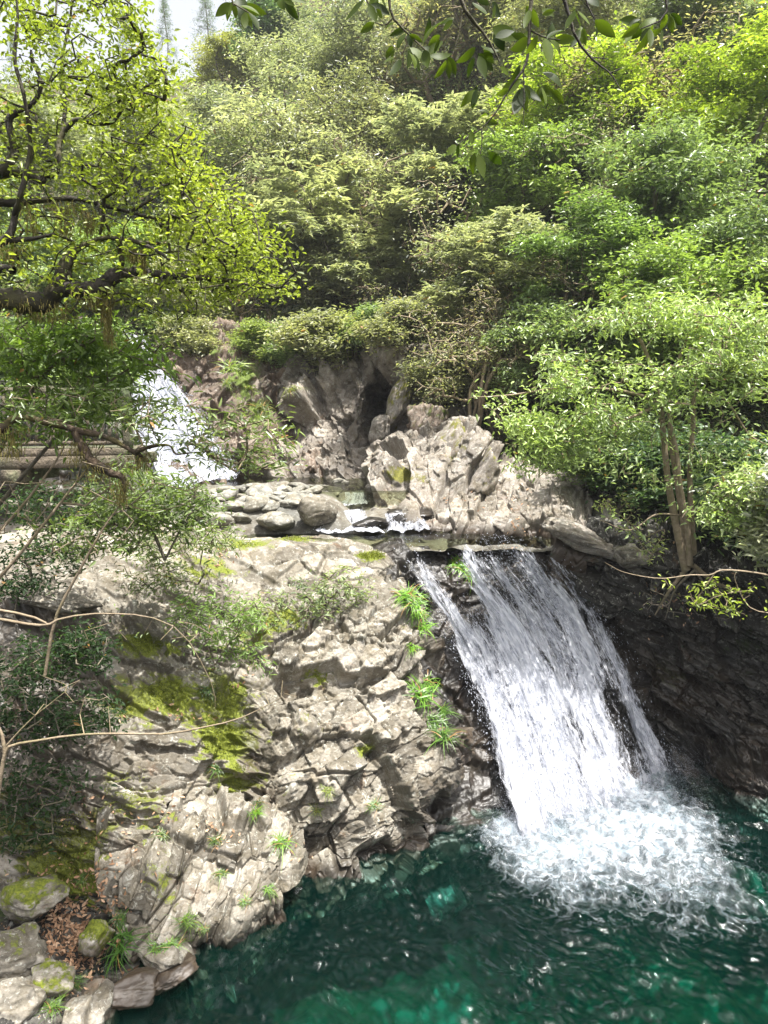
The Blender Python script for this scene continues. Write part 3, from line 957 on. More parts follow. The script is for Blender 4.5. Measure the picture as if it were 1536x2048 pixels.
# pool bed
nx, ny = 260, 220
gx, gy = np.meshgrid(np.linspace(-7, 10, nx), np.linspace(3, 16.5, ny))
shelf = np.exp(-(((gx - 0.8) / 3.0) ** 2 + ((gy - 8.0) / 2.0) ** 2))
shore = 1 - sstep(0, 2.4, (gx * 0.62 + (gy * -0.78) + 8.9) * 1.0 + 0.5 * fbm(np.stack([gx, gy, gx * 0], -1) * 0.8, 3, 3))
bz = -3.6 + 1.75 * shelf + 0.9 * shore + 0.5 * fbm(np.stack([gx * 0.9, gy * 0.9, gx * 0], -1), 4, 12)
bz = np.minimum(bz, -0.35)
S = np.stack([gx, gy, bz], -1)
d, cells = rock_disp(S, 151, LV_FAR)
S[..., 2] = np.minimum(S[..., 2] + d * 0.12, -0.6)
M_bed = rock_material('pool_bed_rock', (0.16, 0.16, 0.10), (0.19, 0.19, 0.12), (0.22, 0.215, 0.14))
me = mesh_from('pool_bed', S.reshape(-1, 3), [grid_faces(ny, nx)], dict(cell=cells[0], cell2=cells[1], moss=0 * gx, wet=0.9 * (1 - sstep(0.0, 0.85, shelf + 0.25 * fbm(np.stack([gx, gy, gx * 0], -1) * 0.7, 3, 31)))), smooth=True)
link('pool_bed', me, M_bed, kind='structure')

# floating foam flecks on the near water belong to the water surface; upper stream next
ts = water_material('stream_water', (0.50, 0.54, 0.38), 0.06, False, 0.02)


def flat_water(name, x0, x1, y0, y1, z, n, seed, amp):
    gx, gy = np.meshgrid(np.linspace(x0, x1, n), np.linspace(y0, y1, n))
    zz = z + wave_field(gx, gy, amp, 40, (0.15, 0.9), seed)
    me = mesh_from(name, np.stack([gx, gy, zz], -1).reshape(-1, 3), [grid_faces(n, n)], smooth=True)
    return link(name, me, ts.m, kind='structure')


flat_water('stream_water', -6.0, 4.6, 15.72, 17.6, 4.335, 170, 3, 0.8)
flat_water('upper_pool_water', -9, 1.5, 18.2, 24.5, 5.10, 200, 5, 0.6)

# stream bed
nx, ny = 260, 240
gx, gy = np.meshgrid(np.linspace(-12, 7, nx), np.linspace(15.3, 27, ny))
bz = 4.15 + 0.62 * sstep(16.9, 18.2, gy) + 0.0 * gx
barz = np.interp(gy, [15.9, 16.5, 17.2, 18.3, 19.2, 19.9, 20.6], [4.1, 4.40, 4.80, 5.18, 5.16, 5.05, 4.8])
bm_ = sstep(-5.6, -4.6, gx) * (1 - sstep(-1.5, -0.7, gx + 0.3 * (gy - 18)))
bz = bz * (1 - bm_) + barz * bm_ + 0.10 * fbm(np.stack([gx, gy, gx * 0], -1) * 1.5, 4, 5)
S = np.stack([gx, gy, bz], -1)
d, cells = rock_disp(S, 171, LV_FAR)
S[..., 2] += d * 0.25
me = mesh_from('stream_bed', S.reshape(-1, 3), [grid_faces(ny, nx)], dict(cell=cells[0], cell2=cells[1], moss=0 * gx, wet=0.35 + 0 * gx))
link('stream_bed', me, M_stone, kind='structure')
V = S.reshape(-1, 3)
SURF.append((V, proj(V), np.tile([0, 0, 1.0], (len(V), 1))))

# ------------------------------------------------------------------ boulders
ICO = None


def ico(sub=5):
    import bmesh
    bm = bmesh.new()
    bmesh.ops.create_icosphere(bm, subdivisions=sub, radius=1)
    V = np.array([v.co[:] for v in bm.verts])
    Fc = np.array([[v.index for v in f.verts] for f in bm.faces])
    bm.free()
    return V, Fc


ICO5 = ico(5)
ICO4 = ico(4)


def boulder_mesh(seed, round_=0.5, nplanes=16, sub=5, wet=0.0, moss=0.0):
    V, Fc = ICO5 if sub == 5 else ICO4
    r = np.random.default_rng(seed)
    n = r.normal(size=(nplanes, 3))
    n /= np.linalg.norm(n, axis=1, keepdims=True)
    dist = r.uniform(0.62, 1.0, nplanes)
    c = np.maximum(V @ n.T, 1e-3)
    rad = dist[None] / c
    k = 6 + 30 * (1 - round_)
    rr = (np.sum(np.minimum(rad, 1.6) ** -k, axis=1)) ** (-1 / k)
    rr = np.minimum(rr, 1.15)
    W = V * rr[:, None]
    d, cells = rock_disp(W * 1.0, seed, [((0.9, 0.6, 0.4), 0.10 * (1 - round_) + 0.02, 0.8, 0.03 * (1 - round_), 0.1), ((0.3, 0.22, 0.14), 0.035 * (1 - round_ * 0.6), 0.8, 0.012, 0.1)])
    W = W + V * (d + 0.03 * fbm(W * 5, 3, seed))[:, None]
    mo = np.full(len(W), moss) + 0.3 * np.maximum(V[:, 2], 0) * (moss > 0) + 0.2 * fbm(W * 2, 3, seed + 1)
    we = np.clip(wet * (1 - sstep(-0.5, 0.2, W[:, 2] + 0.3 * fbm(W * 2, 2, seed))), 0, 1) if wet < 1.5 else np.ones(len(W))
    return mesh_from('boulder', W, [Fc], dict(cell=cells[0], cell2=cells[1], moss=mo, wet=we), smooth=round_ > 0.7)


def boulder(px, py, Y, sx, sy, sz, seed, label, mat=None, rot=(0, 0, 0), round_=0.5, wet=0.0, moss=0.0, cat='boulder', name='boulder', sub=5, group=None, planes=16):
    me = boulder_mesh(seed, round_, planes, sub, wet, moss)
    o = link(name, me, mat or M_stone)
    o.location = P(px, py, Y)
    o.scale = (sx, sy, sz)
    o.rotation_euler = rot
    o['label'] = label
    o['category'] = cat
    if group:
        o['group'] = group
    return o


# stream boulders
boulder(634, 1022, 16.6, 0.64, 0.52, 0.46, 1, 'biggest rounded beige boulder, beside the little cascade', M_rock, (0, 0.1, 0.4), 0.93, 0.25, planes=30)
boulder(552, 1042, 16.5, 0.56, 0.48, 0.34, 2, 'smooth blue-grey boulder touching the left of the biggest rounded one', M_stone, (0, 0.05, 0.1), 0.93, 0.7, planes=30)
boulder(588, 988, 19.4, 0.42, 0.4, 0.24, 4, 'wet slate-blue boulder standing over the gravel bar', M_stone, (0, 0.15, 0.6), 0.85, 1.0, planes=24)
boulder(480, 1028, 17.6, 0.62, 0.5, 0.26, 5, 'wide grey slab boulder behind the smooth blue-grey one', M_stone, (0, 0.12, 0.2), 0.6)
boulder(540, 1022, 17.9, 0.72, 0.4, 0.16, 6, 'long thin grey slab leaning above the blue-grey boulder', M_stone, (0.1, -0.15, 0.2), 0.55)
boulder(735, 1050, 16.8, 0.45, 0.35, 0.17, 7, 'dark wet boulder splitting the two cascades', M_rockd, (0, 0, 0.2), 0.6, 1.6)
boulder(800, 1045, 17.1, 0.3, 0.3, 0.2, 8, 'small dark stone inside the broken cascade', M_rockd, (0, 0, 0.9), 0.5, 1.6)
boulder(820, 1030, 17.5, 0.5, 0.4, 0.2, 9, 'dark flat wet rock at the foot of the pale ledge', M_rockd, (0, 0, 0.3), 0.5, 1.6)
boulder(640, 982, 20.2, 0.55, 0.45, 0.2, 10, 'flat grey rock at the edge of the upper pool, next to the slate-blue boulder', M_stone, (0, 0, 0.3), 0.5)
boulder(682, 968, 21.0, 0.28, 0.25, 0.16, 11, 'pale small boulder alone in the upper pool', M_stone, (0, 0, 0.3), 0.5)
# leaning slabs of the right bank
boulder(803, 805, 23.0, 0.36, 0.5, 1.0, 21, 'tall olive slab leaning beside the dark cave', M_rockp, (0, 0.28, 0.3), 0.35, 0, 0.35, 'rock slab', 'rock_slab')
boulder(760, 860, 22.8, 0.3, 0.4, 0.6, 22, 'small pale slab standing at the mouth of the dark cave', M_rockp, (0, 0.3, 0.2), 0.3, 0, 0.0, 'rock slab', 'rock_slab')
boulder(850, 850, 21.6, 0.65, 0.6, 0.8, 23, 'brown shaded block right of the tall olive slab', M_rockb, (0, 0.1, 0.5), 0.3, 0, 0.25, 'rock slab', 'rock_slab')
boulder(905, 905, 18.9, 0.45, 0.55, 0.85, 24, 'tilted mossy slab rising from the pale ledge', M_rockp, (-0.1, 0.45, 0.3), 0.3, 0, 0.3, 'rock slab', 'rock_slab')
boulder(968, 950, 18.0, 0.32, 0.5, 0.75, 25, 'narrow slab leaning behind the tilted mossy one', M_rockp, (-0.1, 0.4, 0.2), 0.3, 0, 0.2, 'rock slab', 'rock_slab')
boulder(1020, 1050, 16.4, 0.45, 0.4, 0.2, 26, 'rounded pale grey rock at the right end of the stream lip', M_rockp, (0, 0.1, 0.1), 0.7, 0.5)
boulder(1160, 1080, 15.2, 1.0, 0.55, 0.24, 27, 'long pale slab sloping down above the dark cliff', M_rockp, (0.1, 0.35, -0.1), 0.35, 0, 0, 'rock slab', 'rock_slab')
boulder(1262, 1112, 14.75, 0.5, 0.42, 0.25, 28, 'cracked grey block at the end of the long pale slab', M_rock, (0.1, 0.3, 0.3), 0.3, 0, 0.1)
# blocks standing proud of the left rock slope
BL = [(605, 1462, 11.45, 0.28, 0.3, 0.36, 'big square block jutting from the middle of the rock slope', (0.2, 0.25, 0.5)),
      (585, 1580, 10.95, 0.30, 0.28, 0.24, 'split block overhanging the dark crack in the rock slope', (0.1, -0.15, 0.3)),
      (110, 1195, 12.2, 0.75, 0.4, 0.2, 'long white rock slab in the shade of the left bank', (0.1, 0.3, -0.2)),
      (120, 1130, 13.0, 0.35, 0.3, 0.3, 'pale upright rock above the long white slab', (0.1, 0.5, 0.2))]
for k, (px, py, Y, sx, sy, sz, lab, rot) in enumerate(BL):
    boulder(px, py, Y, sx, sy, sz, 40 + k, lab, M_rock, rot, 0.15, 0, 0.05 if k < 2 else 0, 'rock block', 'rock_block', planes=12)
# bottom-left shore stones
SH = [(30, 1905, 8.15, 0.5, 0.45, 0.32, 'large pale boulder with moss, by the dry leaves at the shore', 0.1, 0.3),
      (20, 2010, 7.55, 0.42, 0.4, 0.3, 'beige boulder in the bottom corner of the bank', 0.0, 0.3),
      (110, 1960, 8.0, 0.3, 0.3, 0.22, 'mossy stone between the two pale corner boulders', 0.3, 0.3),
      (190, 1870, 8.6, 0.2, 0.22, 0.2, 'moss-covered knob standing in dry leaves', 0.5, 0.35),
      (330, 1905, 8.62, 0.36, 0.3, 0.14, 'low pale rock at the water edge under the rounded outcrop', 0.0, 0.4),
      (175, 2035, 7.75, 0.3, 0.35, 0.35, 'grey streaked rock at the waterline below the corner boulders', 0.0, 0.3),
      (60, 1800, 8.7, 0.4, 0.4, 0.25, 'half mossy boulder above the large pale corner boulder', 0.4, 0.4),
      (255, 1985, 8.1, 0.4, 0.3, 0.16, 'dark flat wet rock at the waterline under the grass tuft', 0.0, 0.5),
      (340, 1950, 8.35, 0.35, 0.25, 0.12, 'dark wet ledge stone in the shallow water beside the outcrop', 0.0, 0.5)]
for k, (px, py, Y, sx, sy, sz, lab, ms, rd) in enumerate(SH):
    wetk = 1.6 if 'dark' in lab else 0.6
    boulder(px, py, Y, sx, sy, sz, 60 + k, lab, M_rock, (0.1 * (k % 3), 0.1, 0.5 * k), rd, wetk, ms)
# gravel bar stones
gb = [boulder_mesh(200 + k, 0.85, 20, 4) for k in range(6)]
BEDP = SURF[-1]
for k in range(90):
    px = random.uniform(370, 640)
    py = random.uniform(966, 1005 if px > 500 else 1040) if px > 430 else random.uniform(980, 1030)
    m = (np.abs(BEDP[1][:, 0] - px) < 9) & (np.abs(BEDP[1][:, 1] - py) < 9)
    if not m.any():
        continue
    bp = BEDP[0][m][np.argmin(BEDP[0][m][:, 1])]
    o = link('stream_stone', gb[k % 6], M_stone)
    s = random.uniform(0.10, 0.30) * (1.3 if random.random() < 0.15 else 1)
    o.location = (bp[0], bp[1], bp[2] + 0.12 * s)
    o.scale = (s * random.uniform(1.0, 1.5), s, s * random.uniform(0.45, 0.75))
    o.rotation_euler = (random.uniform(-.25, .25), random.uniform(-.25, .25), random.uniform(0, 6.28))
    o['label'] = 'small flat grey stone among many on the gravel bar between the two pools'
    o['category'] = 'stone'
    o['group'] = 'grey stones of the gravel bar'


# ------------------------------------------------------------------ HILLSIDE
HPY = np.array([-250, 0, 150, 350, 550, 700, 850, 1000, 1120.])
HPX = np.array([-500, 0, 300, 450, 620, 800, 1000, 1250, 1536, 2050.])
HY = np.array([
    [78, 72, 66, 40, 27.5, 23, 20, 18, 17],
    [78, 72, 68, 42, 29, 24, 21, 19, 18],
    [84, 80, 76, 47, 32, 27.6, 26, 25, 24],
    [90, 80, 66, 43, 32, 30.0, 31, 32, 33],
    [80, 64, 52, 38, 32, 30.5, 32, 33, 34],
    [62, 50, 43, 36.5, 32, 30.0, 31, 32, 33],
    [52, 43, 37.5, 32, 27.5, 24.2, 22.0, 21, 20.5],
    [43, 36.5, 32, 27, 23.5, 21, 19.2, 17.8, 17],
    [38, 33, 29, 25, 21.8, 19.6, 17.9, 16.2, 15.2],
    [34, 30, 26, 22.5, 20, 18, 16.5, 15, 14]])


def hillY(px, py):
    px = np.asarray(px, float)
    py = np.asarray(py, float)
    out = np.zeros(np.broadcast(px, py).shape)
    px, py = np.broadcast_arrays(px, py)
    i = np.clip(np.searchsorted(HPX, px) - 1, 0, len(HPX) - 2)
    j = np.clip(np.searchsorted(HPY, py) - 1, 0, len(HPY) - 2)
    fx = np.clip((px - HPX[i]) / (HPX[i + 1] - HPX[i]), 0, 1)
    fy = np.clip((py - HPY[j]) / (HPY[j + 1] - HPY[j]), 0, 1)
    fx = fx * fx * (3 - 2 * fx)
    return (HY[i, j] * (1 - fx) + HY[i + 1, j] * fx) * (1 - fy) + (HY[i, j + 1] * (1 - fx) + HY[i + 1, j + 1] * fx) * fy


def ridge(px):
    return np.interp(px, [-500, 0, 260, 420, 470, 600, 2050], [150, 165, 175, 150, 90, -250, -250])


nu, nv = 260, 220
gpx, gpy = np.meshgrid(np.linspace(-500, 2050, nu), np.linspace(-250, 1120, nv))
rd = ridge(gpx)
cpy = np.maximum(gpy, rd)
hy = hillY(gpx, cpy) + np.maximum(rd - gpy, 0) * 0.35
S = P(gpx, cpy, hy)
S[..., 2] -= np.maximum(rd - gpy, 0) * 0.08
S = S + 0.35 * fbm(S * 0.35, 4, 3)[..., None] * np.array([0, 0, 1.0])
me = mesh_from('hillside', S.reshape(-1, 3), [grid_faces(nv, nu)], smooth=True)
link('hillside', me, M_soil, kind='structure')
V = S.reshape(-1, 3)
HILLV = (V, proj(V), np.tile([0, -0.5, 0.8], (len(V), 1)))


# ------------------------------------------------------------------ FOLIAGE
def leaf_verts(pos, dirv, nrm, L, W, fold=0.25, droop=0.15):
    n = len(pos)
    d = dirv / (np.linalg.norm(dirv, axis=1, keepdims=True) + 1e-9)
    s = np.cross(d, nrm)
    s /= np.linalg.norm(s, axis=1, keepdims=True) + 1e-9
    u = np.cross(s, d)
    T = np.array([[0, 0, 0], [0.3, -0.5, fold], [0.68, -0.36, fold - droop * 0.6], [1, 0, -droop * 1.6], [0.68, 0.36, fold - droop * 0.6], [0.3, 0.5, fold]])
    L = np.asarray(L)[:, None, None]
    W = np.asarray(W)[:, None, None]
    V = pos[:, None] + d[:, None] * T[None, :, 0:1] * L + s[:, None] * T[None, :, 1:2] * W + u[:, None] * T[None, :, 2:3] * W
    b = np.arange(n)[:, None] * 6
    Fq = np.concatenate([b + np.array([[0, 1, 2, 3]]), b + np.array([[0, 3, 4, 5]])], 0)
    return V.reshape(-1, 3), Fq


def leaves_mesh(name, pos, dirv, nrm, L, W, tint, fold=0.25, droop=0.15):
    V, Fq = leaf_verts(pos, dirv, nrm, L, W, fold, droop)
    return mesh_from(name, V, [Fq], dict(tint=np.repeat(tint, 6)), smooth=False)


def edges_mesh(name, A, B, ra, rb, sides=4):
    """disjoint tapered prisms"""
    d = B - A
    d /= np.linalg.norm(d, axis=1, keepdims=True) + 1e-9
    ref = np.where(np.abs(d[:, 2:3]) > 0.9, np.array([[1., 0, 0]]), np.array([[0, 0, 1.]]))
    x = np.cross(d, ref)
    x /= np.linalg.norm(x, axis=1, keepdims=True)
    y = np.cross(d, x)
    a = np.arange(sides) * 2 * math.pi / sides
    c, s = np.cos(a)[None, :, None], np.sin(a)[None, :, None]
    ringv = x[:, None] * c + y[:, None] * s
    VA = A[:, None] + ringv * ra[:, None, None]
    VB = B[:, None] + d[:, None] * (rb[:, None, None] * 0.3) + ringv * rb[:, None, None]
    V = np.concatenate([VA, VB], 1)
    b = np.arange(len(A))[:, None, None] * (2 * sides)
    k = np.arange(sides)
    T = np.stack([k, (k + 1) % sides, sides + (k + 1) % sides, sides + k], -1)[None]
    return mesh_from(name, V.reshape(-1, 3), [(b + T).reshape(-1, 4)], smooth=sides > 4)


class Net:
    """branch network: nodes with parents, grown towards target points"""

    def __init__(self):
        self.p = []
        self.par = []
        self.tips = []
        self.tdir = []
        self.fixed = []

    def poly(self, pts, parent=-1, r=None, step=0.2):
        pts = [np.asarray(q, float) for q in pts]
        A = np.array(pts)
        seg = np.linalg.norm(np.diff(A, axis=0), axis=1)
        n = max(len(A), int(seg.sum() / step) + 1)
        C = cr_axis(A, np.linspace(0, len(A) - 1, n))
        last = parent
        for k, q in enumerate(C):
            if k == 0 and parent >= 0:
                continue
            self.p.append(q)
            self.par.append(last)
            rr = None
            if r is not None:
                t = k / (n - 1)
                rr = np.interp(t, np.linspace(0, 1, len(r)), r)
            self.fixed.append(rr)
            last = len(self.p) - 1
        return last

    def grow(self, targets, step=0.22, bend=0.12, order=True, sag=0.0, kmin=0):
        T = np.asarray(targets, float)
        if order:
            base = np.array(self.p)
            dm = np.array([np.min(np.sum((base - t) ** 2, 1)) for t in T])
            T = T[np.argsort(dm)]
        cap = len(self.p) + 200000
        arr = np.zeros((len(self.p) + len(T) * 40, 3))
        n = len(self.p)
        arr[:n] = self.p
        for t in T:
            d2 = np.sum((arr[kmin:n] - t) ** 2, 1)
            # prefer joining a node that lies lower / further in
            j = int(np.argmin(d2 + 0.15 * np.maximum(arr[kmin:n, 2] - t[2], 0))) + kmin
            a = arr[j]
            L = math.sqrt(np.sum((a - t) ** 2))
            k = max(1, min(36, int(L / step)))
            off = rng.normal(size=3) * bend * L
            off2 = rng.normal(size=3) * bend * 0.35 * L
            last = j
            for q in range(1, k + 1):
                f = q / k
                pt = a + (t - a) * f + off * math.sin(math.pi * f) + off2 * math.sin(2 * math.pi * f) - np.array([0, 0, sag * L * f * f])
                if n >= len(arr):
                    arr = np.concatenate([arr, np.zeros((4000, 3))])
                arr[n] = pt
                self.p.append(pt)
                self.par.append(last)
                self.fixed.append(None)
                last = n
                n += 1
            self.tips.append(last)
            dv = arr[last] - arr[self.par[last]]
            self.tdir.append(dv / (np.linalg.norm(dv) + 1e-9))

    def radii(self, tip=0.006, exp=0.42):
        n = len(self.p)
        cnt = np.zeros(n)
        for t in self.tips:
            cnt[t] += 1
        for k in range(n - 1, -1, -1):
            if self.par[k] >= 0:
                cnt[self.par[k]] += max(cnt[k], 0.0)
        r = tip * np.maximum(cnt, 0.6) ** exp
        for k, f in enumerate(self.fixed):
            if f is not None:
                r[k] = f
        return r

    def mesh(self, name, tip=0.006, exp=0.42, sides=4, rmin=0.0, rmax=9.0, rmul=1.0):
        p = np.array(self.p)
        par = np.array(self.par)
        r = self.radii(tip, exp) * rmul
        k = np.nonzero(par >= 0)[0]
        ra, rb = np.minimum(r[par[k]], r[k] * 1.6), r[k]
        m = (rb >= rmin) & (rb < rmax)
        k = k[m]
        return edges_mesh(name, p[par[k]], p[k], ra[m], rb[m], sides)


def foliage_at(tips, tdir, per, L, Wd, spread, flat=0.5, droop=0.35, seed=0, clump=None, whorl=False, up=0.9, back=0.4):
    r = np.random.default_rng(seed)
    n = len(tips)
    if whorl:
        idx = np.repeat(np.arange(n), per)
        m = len(idx)
        a = r.random(m) * 2 * math.pi
        el = r.normal(0.05, 0.35, m)
        d = np.stack([np.cos(a) * np.cos(el), np.sin(a) * np.cos(el), np.sin(el) - droop * 0.6], -1)
        pos = tips[idx] + r.normal(size=(m, 3)) * spread * 0.25 - tdir[idx] * (r.random(m)[:, None] * 0.06)
        nr = np.array([0, 0, 1.0]) + r.normal(size=(m, 3)) * 0.25
    else:
        idx = np.repeat(np.arange(n), per)
        m = len(idx)
        t = r.random(m)[:, None]
        pos = tips[idx] - tdir[idx] * t * back + r.normal(size=(m, 3)) * np.array([spread, spread, spread * flat])
        d = tdir[idx] * 0.5 + r.normal(size=(m, 3)) * np.array([0.8, 0.8, 0.35]) - np.array([0, 0, droop])
        nr = np.array([0, 0, up]) + r.normal(size=(m, 3)) * 0.5
    Ls = L * r.uniform(0.6, 1.25, m)
    ct = r.random(n) if clump is None else clump
    tint = np.clip(0.55 * r.random(m) + 0.45 * ct[idx], 0, 0.98)
    tint = np.where(r.random(m) < 0.004, 0.995, tint)
    return pos, d, nr, Ls, Ls * (Wd / L), tint


def tree_variant(seed, Ht, R, kind):
    """meshes for (trunk, crown) of a tree of height Ht and crown radius R at the origin"""
    r = np.random.default_rng(seed)
    net = Net()
    ns = {'broad': 2, 'whorl': 3, 'fine': 3, 'twig': 6, 'conifer': 1, 'layer': 2, 'bush': 5}[kind]
    z0, zc, zr = {'broad': (0.25, 0.62, 0.40), 'whorl': (0.15, 0.55, 0.45), 'fine': (0.1, 0.55, 0.46), 'twig': (0.05, 0.5, 0.48), 'conifer': (0.3, 0.6, 0.4), 'layer': (0.3, 0.62, 0.38), 'bush': (0.05, 0.5, 0.5)}[kind]
    for k in range(ns):
        a = r.random() * 6.28
        lean = R * (0.10 if kind in ('conifer',) else 0.35) * r.random() * (0 if ns == 1 else 1)
        b = np.array([math.cos(a), math.sin(a), 0]) * 0.12 * (ns > 1)
        pts = [b + np.array([0, 0, -0.4])]
        for f in (0.25, 0.5, 0.75, 0.95):
            pts.append(b + np.array([math.cos(a) * lean * f * 1.4, math.sin(a) * lean * f * 1.4, Ht * f * (0.95 if kind == 'conifer' else 0.8)]) + r.normal(size=3) * np.array([1, 1, 0.2]) * 0.05 * Ht * (0.25 if kind == 'conifer' else 1))
        net.poly(pts, step=0.3)
    T = []
    if kind == 'conifer':
        for k in range(260):
            f = r.random() ** 0.8
            rad = R * (1 - f) ** 0.8 * r.uniform(0.4, 1)
            a = r.random() * 6.28
            T.append([rad * math.cos(a), rad * math.sin(a), Ht * (0.25 + 0.75 * f) + 0.1 * rad])
    else:
        ncl = {'broad': 34, 'whorl': 28, 'fine': 30, 'twig': 14, 'layer': 30, 'bush': 14}[kind]
        per = {'broad': 15, 'whorl': 15, 'fine': 15, 'twig': 34, 'layer': 15, 'bush': 16}[kind]
        for k in range(ncl):
            v = r.normal(size=3)
            v /= np.linalg.norm(v)
            rr = r.random() ** 0.4
            c = np.array([v[0] * R * rr * 0.95, v[1] * R * rr * 0.95, Ht * (zc + zr * 0.88 * v[2] * rr)])
            cr = R * r.uniform(0.22, 0.42)
            fl = {'broad': 0.62, 'layer': 0.42, 'twig': 0.8, 'whorl': 0.7, 'fine': 0.8, 'bush': 0.7}[kind]
            for q in range(per):
                w = r.normal(size=3)
                w /= np.linalg.norm(w)
                rq = cr * r.random() ** 0.45
                T.append(c + w * rq * np.array([1, 1, fl]))
    net.grow(np.array(T), step=0.25, bend=0.10, sag=0.02)
    p = np.array(net.p)
    tips = p[net.tips]
    tdir = np.array(net.tdir)
    big = {'twig': 0.0075}.get(kind, 0.0055)
    trunk = net.mesh('trunk', big, 0.42, 5 if kind != 'twig' else 4)
    cl = np.clip(0.5 + 0.9 * fbm(tips * 0.7, 2, seed), 0, 1)
    par = dict(
        broad=(30, 0.165, 0.066, 0.20, 0.6, 0.35), layer=(30, 0.165, 0.062, 0.22, 0.35, 0.3), fine=(40, 0.125, 0.042, 0.17, 0.8, 0.45),
        twig=(7, 0.09, 0.034, 0.16, 0.8, 0.3), bush=(44, 0.15, 0.055, 0.18, 0.8, 0.35), conifer=(22, 0.16, 0.02, 0.14, 0.5, 0.2))
    if kind == 'whorl':
        # several whorls round each tip
        idx = np.repeat(np.arange(len(tips)), 6)
        t2 = tips[idx] + r.normal(size=(len(idx), 3)) * np.array([0.16, 0.16, 0.12])
        f = foliage_at(t2, tdir[idx], 8, 0.20, 0.055, 0.05, droop=0.35, seed=seed, clump=cl[idx], whorl=True)
    else:
        per, L, Wd, spd, fl, dr = par[kind]
        f = foliage_at(tips, tdir, per, L, Wd, spd, fl, dr, seed, cl, back=0.45)
    crown = leaves_mesh('crown', *f)
    return trunk, crown


VAR = {}
for kind, n, Ht, R in (('broad', 3, 6.0, 2.3), ('layer', 2, 6.0, 2.6), ('whorl', 2, 5.0, 2.2), ('fine', 2, 5.0, 2.0), ('twig', 2, 4.0, 2.0), ('bush', 2, 2.0, 1.2), ('conifer', 1, 10.0, 1.8)):
    for k in range(n):
        VAR[(kind, k)] = (tree_variant(500 + 31 * k + len(VAR) * 7, Ht, R, kind), Ht)

YG, G_, DG, SV, OL, FAR, BR = (0.26, 0.34, 0.055), (0.155, 0.215, 0.10), (0.07, 0.12, 0.06), (0.255, 0.28, 0.215), (0.215, 0.23, 0.15), (0.225, 0.255, 0.19), (0.25, 0.235, 0.165)  # FAR is paled so distance haze sits in the leaf colour


def tree(kind, var, px, top, base, color, label, name='tree', cat='tree', Y=None, rz=None, wide=1.0, bark=None, leafm=None, group=None):
    Yb = float(hillY(px, base)) if Y is None else Y
    b = P(px, base, Yb)
    tpt = P(px, top, Yb)
    (tm, cm), Ht = VAR[(kind, var)]
    s = (tpt[2] - b[2]) / Ht
    root = thing(name, label, cat, tuple(b), random.uniform(0, 6.28) if rz is None else rz, group)
    if kind != 'twig' and leafm is None and name == 'tree':
        leafm = M_leafg
    if kind in ('broad', 'fine', 'whorl') and Y is None:
        wide *= 1.18
    root.scale = (s * wide, s * wide, s)
    for nm, me, mt in (('trunk', tm, bark or (M_barkl if kind == 'twig' else M_barkg)), ('crown', cm, leafm or M_leaf)):
        o = link(nm, me, None, root)
        if not me.materials:
            me.materials.append(mt)
        o.material_slots[0].link = 'OBJECT'
        o.material_slots[0].material = mt
        o.color = (*color, 1)
    return root


T = tree
HG = 'trees on the gorge side'
# far ridge
T('conifer', 0, 335, -15, 190, DG, 'thin conifer standing alone against the white sky gap', 'conifer', 'conifer')
T('conifer', 0, 255, 20, 200, DG, 'conifer on the ridge just left of the lone one, partly behind leaves', 'conifer', 'conifer', rz=1)
T('conifer', 0, 415, -30, 160, DG, 'pale conifer at the right edge of the sky gap', 'conifer', 'conifer', rz=2, wide=1.3)
T('conifer', 0, 120, 40, 200, DG, 'conifer on the ridge seen through the yellow-green canopy', 'conifer', 'conifer', rz=3)
T('conifer', 0, 30, 60, 200, DG, 'conifer on the ridge at the far left behind the canopy', 'conifer', 'conifer', rz=4)
T('broad', 0, 480, 70, 230, (0.23, 0.25, 0.09), 'yellowish far tree right of the sky gap', rz=0.2, wide=1.3)
T('broad', 1, 545, -10, 190, DG, 'dark grey-green far tree below the top edge, above the yellowish one', rz=1.2, wide=1.2)
T('fine', 0, 420, 170, 350, FAR, 'pale far bushy tree below the yellowish one', wide=1.4)
T('fine', 1, 345, 230, 420, OL, 'dull olive far tree beside the tip of the yellow-green canopy', wide=1.4)
T('broad', 2, 520, 190, 400, G_, 'mid green tree between the far pale trees and the grey-olive thicket', wide=1.3)
T('fine', 0, 640, 10, 260, FAR, 'fine-leaved pale tree rising beneath the top edge at mid frame', wide=1.3)
T('fine', 1, 760, -20, 240, SV, 'silvery fine-leaved tree behind the hanging twigs', wide=1.3)
T('twig', 0, 880, -60, 220, BR, 'bare beige twiggy tree behind the hanging leaf spray', wide=1.5)
T('broad', 0, 980, -110, 180, OL, 'olive tree at the top edge behind the longest hanging twig', wide=1.3)
T('twig', 1, 1270, 30, 330, BR, 'beige bare-twigged tree between two yellow-green ones', wide=1.5)
T('broad', 1, 1390, -90, 220, (0.13, 0.165, 0.11), 'greyish green tree at the top edge, above the bright yellow-green corner tree', wide=1.2)
T('fine', 1, 1130, -110, 200, OL, 'olive feathery tree at the top edge between hanging twigs', wide=1.3)
T('fine', 0, 570, 150, 480, SV, 'grey-olive thicket tree with fine drooping leaves at mid frame', wide=1.35)
T('fine', 1, 700, 120, 430, OL, 'olive fine-leaved tree just right of the grey-olive thicket', wide=1.3)
T('whorl', 0, 880, 190, 520, SV, 'silvery tree with star-shaped leaf clusters under the hanging twig', wide=1.2, leafm=M_leafg)
T('whorl', 1, 690, 300, 640, SV, 'silver-leaved bushy tree in front of the olive one', wide=1.25, leafm=M_leafg)
T('fine', 0, 560, 390, 650, OL, 'dull olive bush tree above the upper rock wall', wide=1.3)
T('broad', 2, 440, 420, 660, OL, 'olive tree right below the tip of the left canopy', wide=1.2)
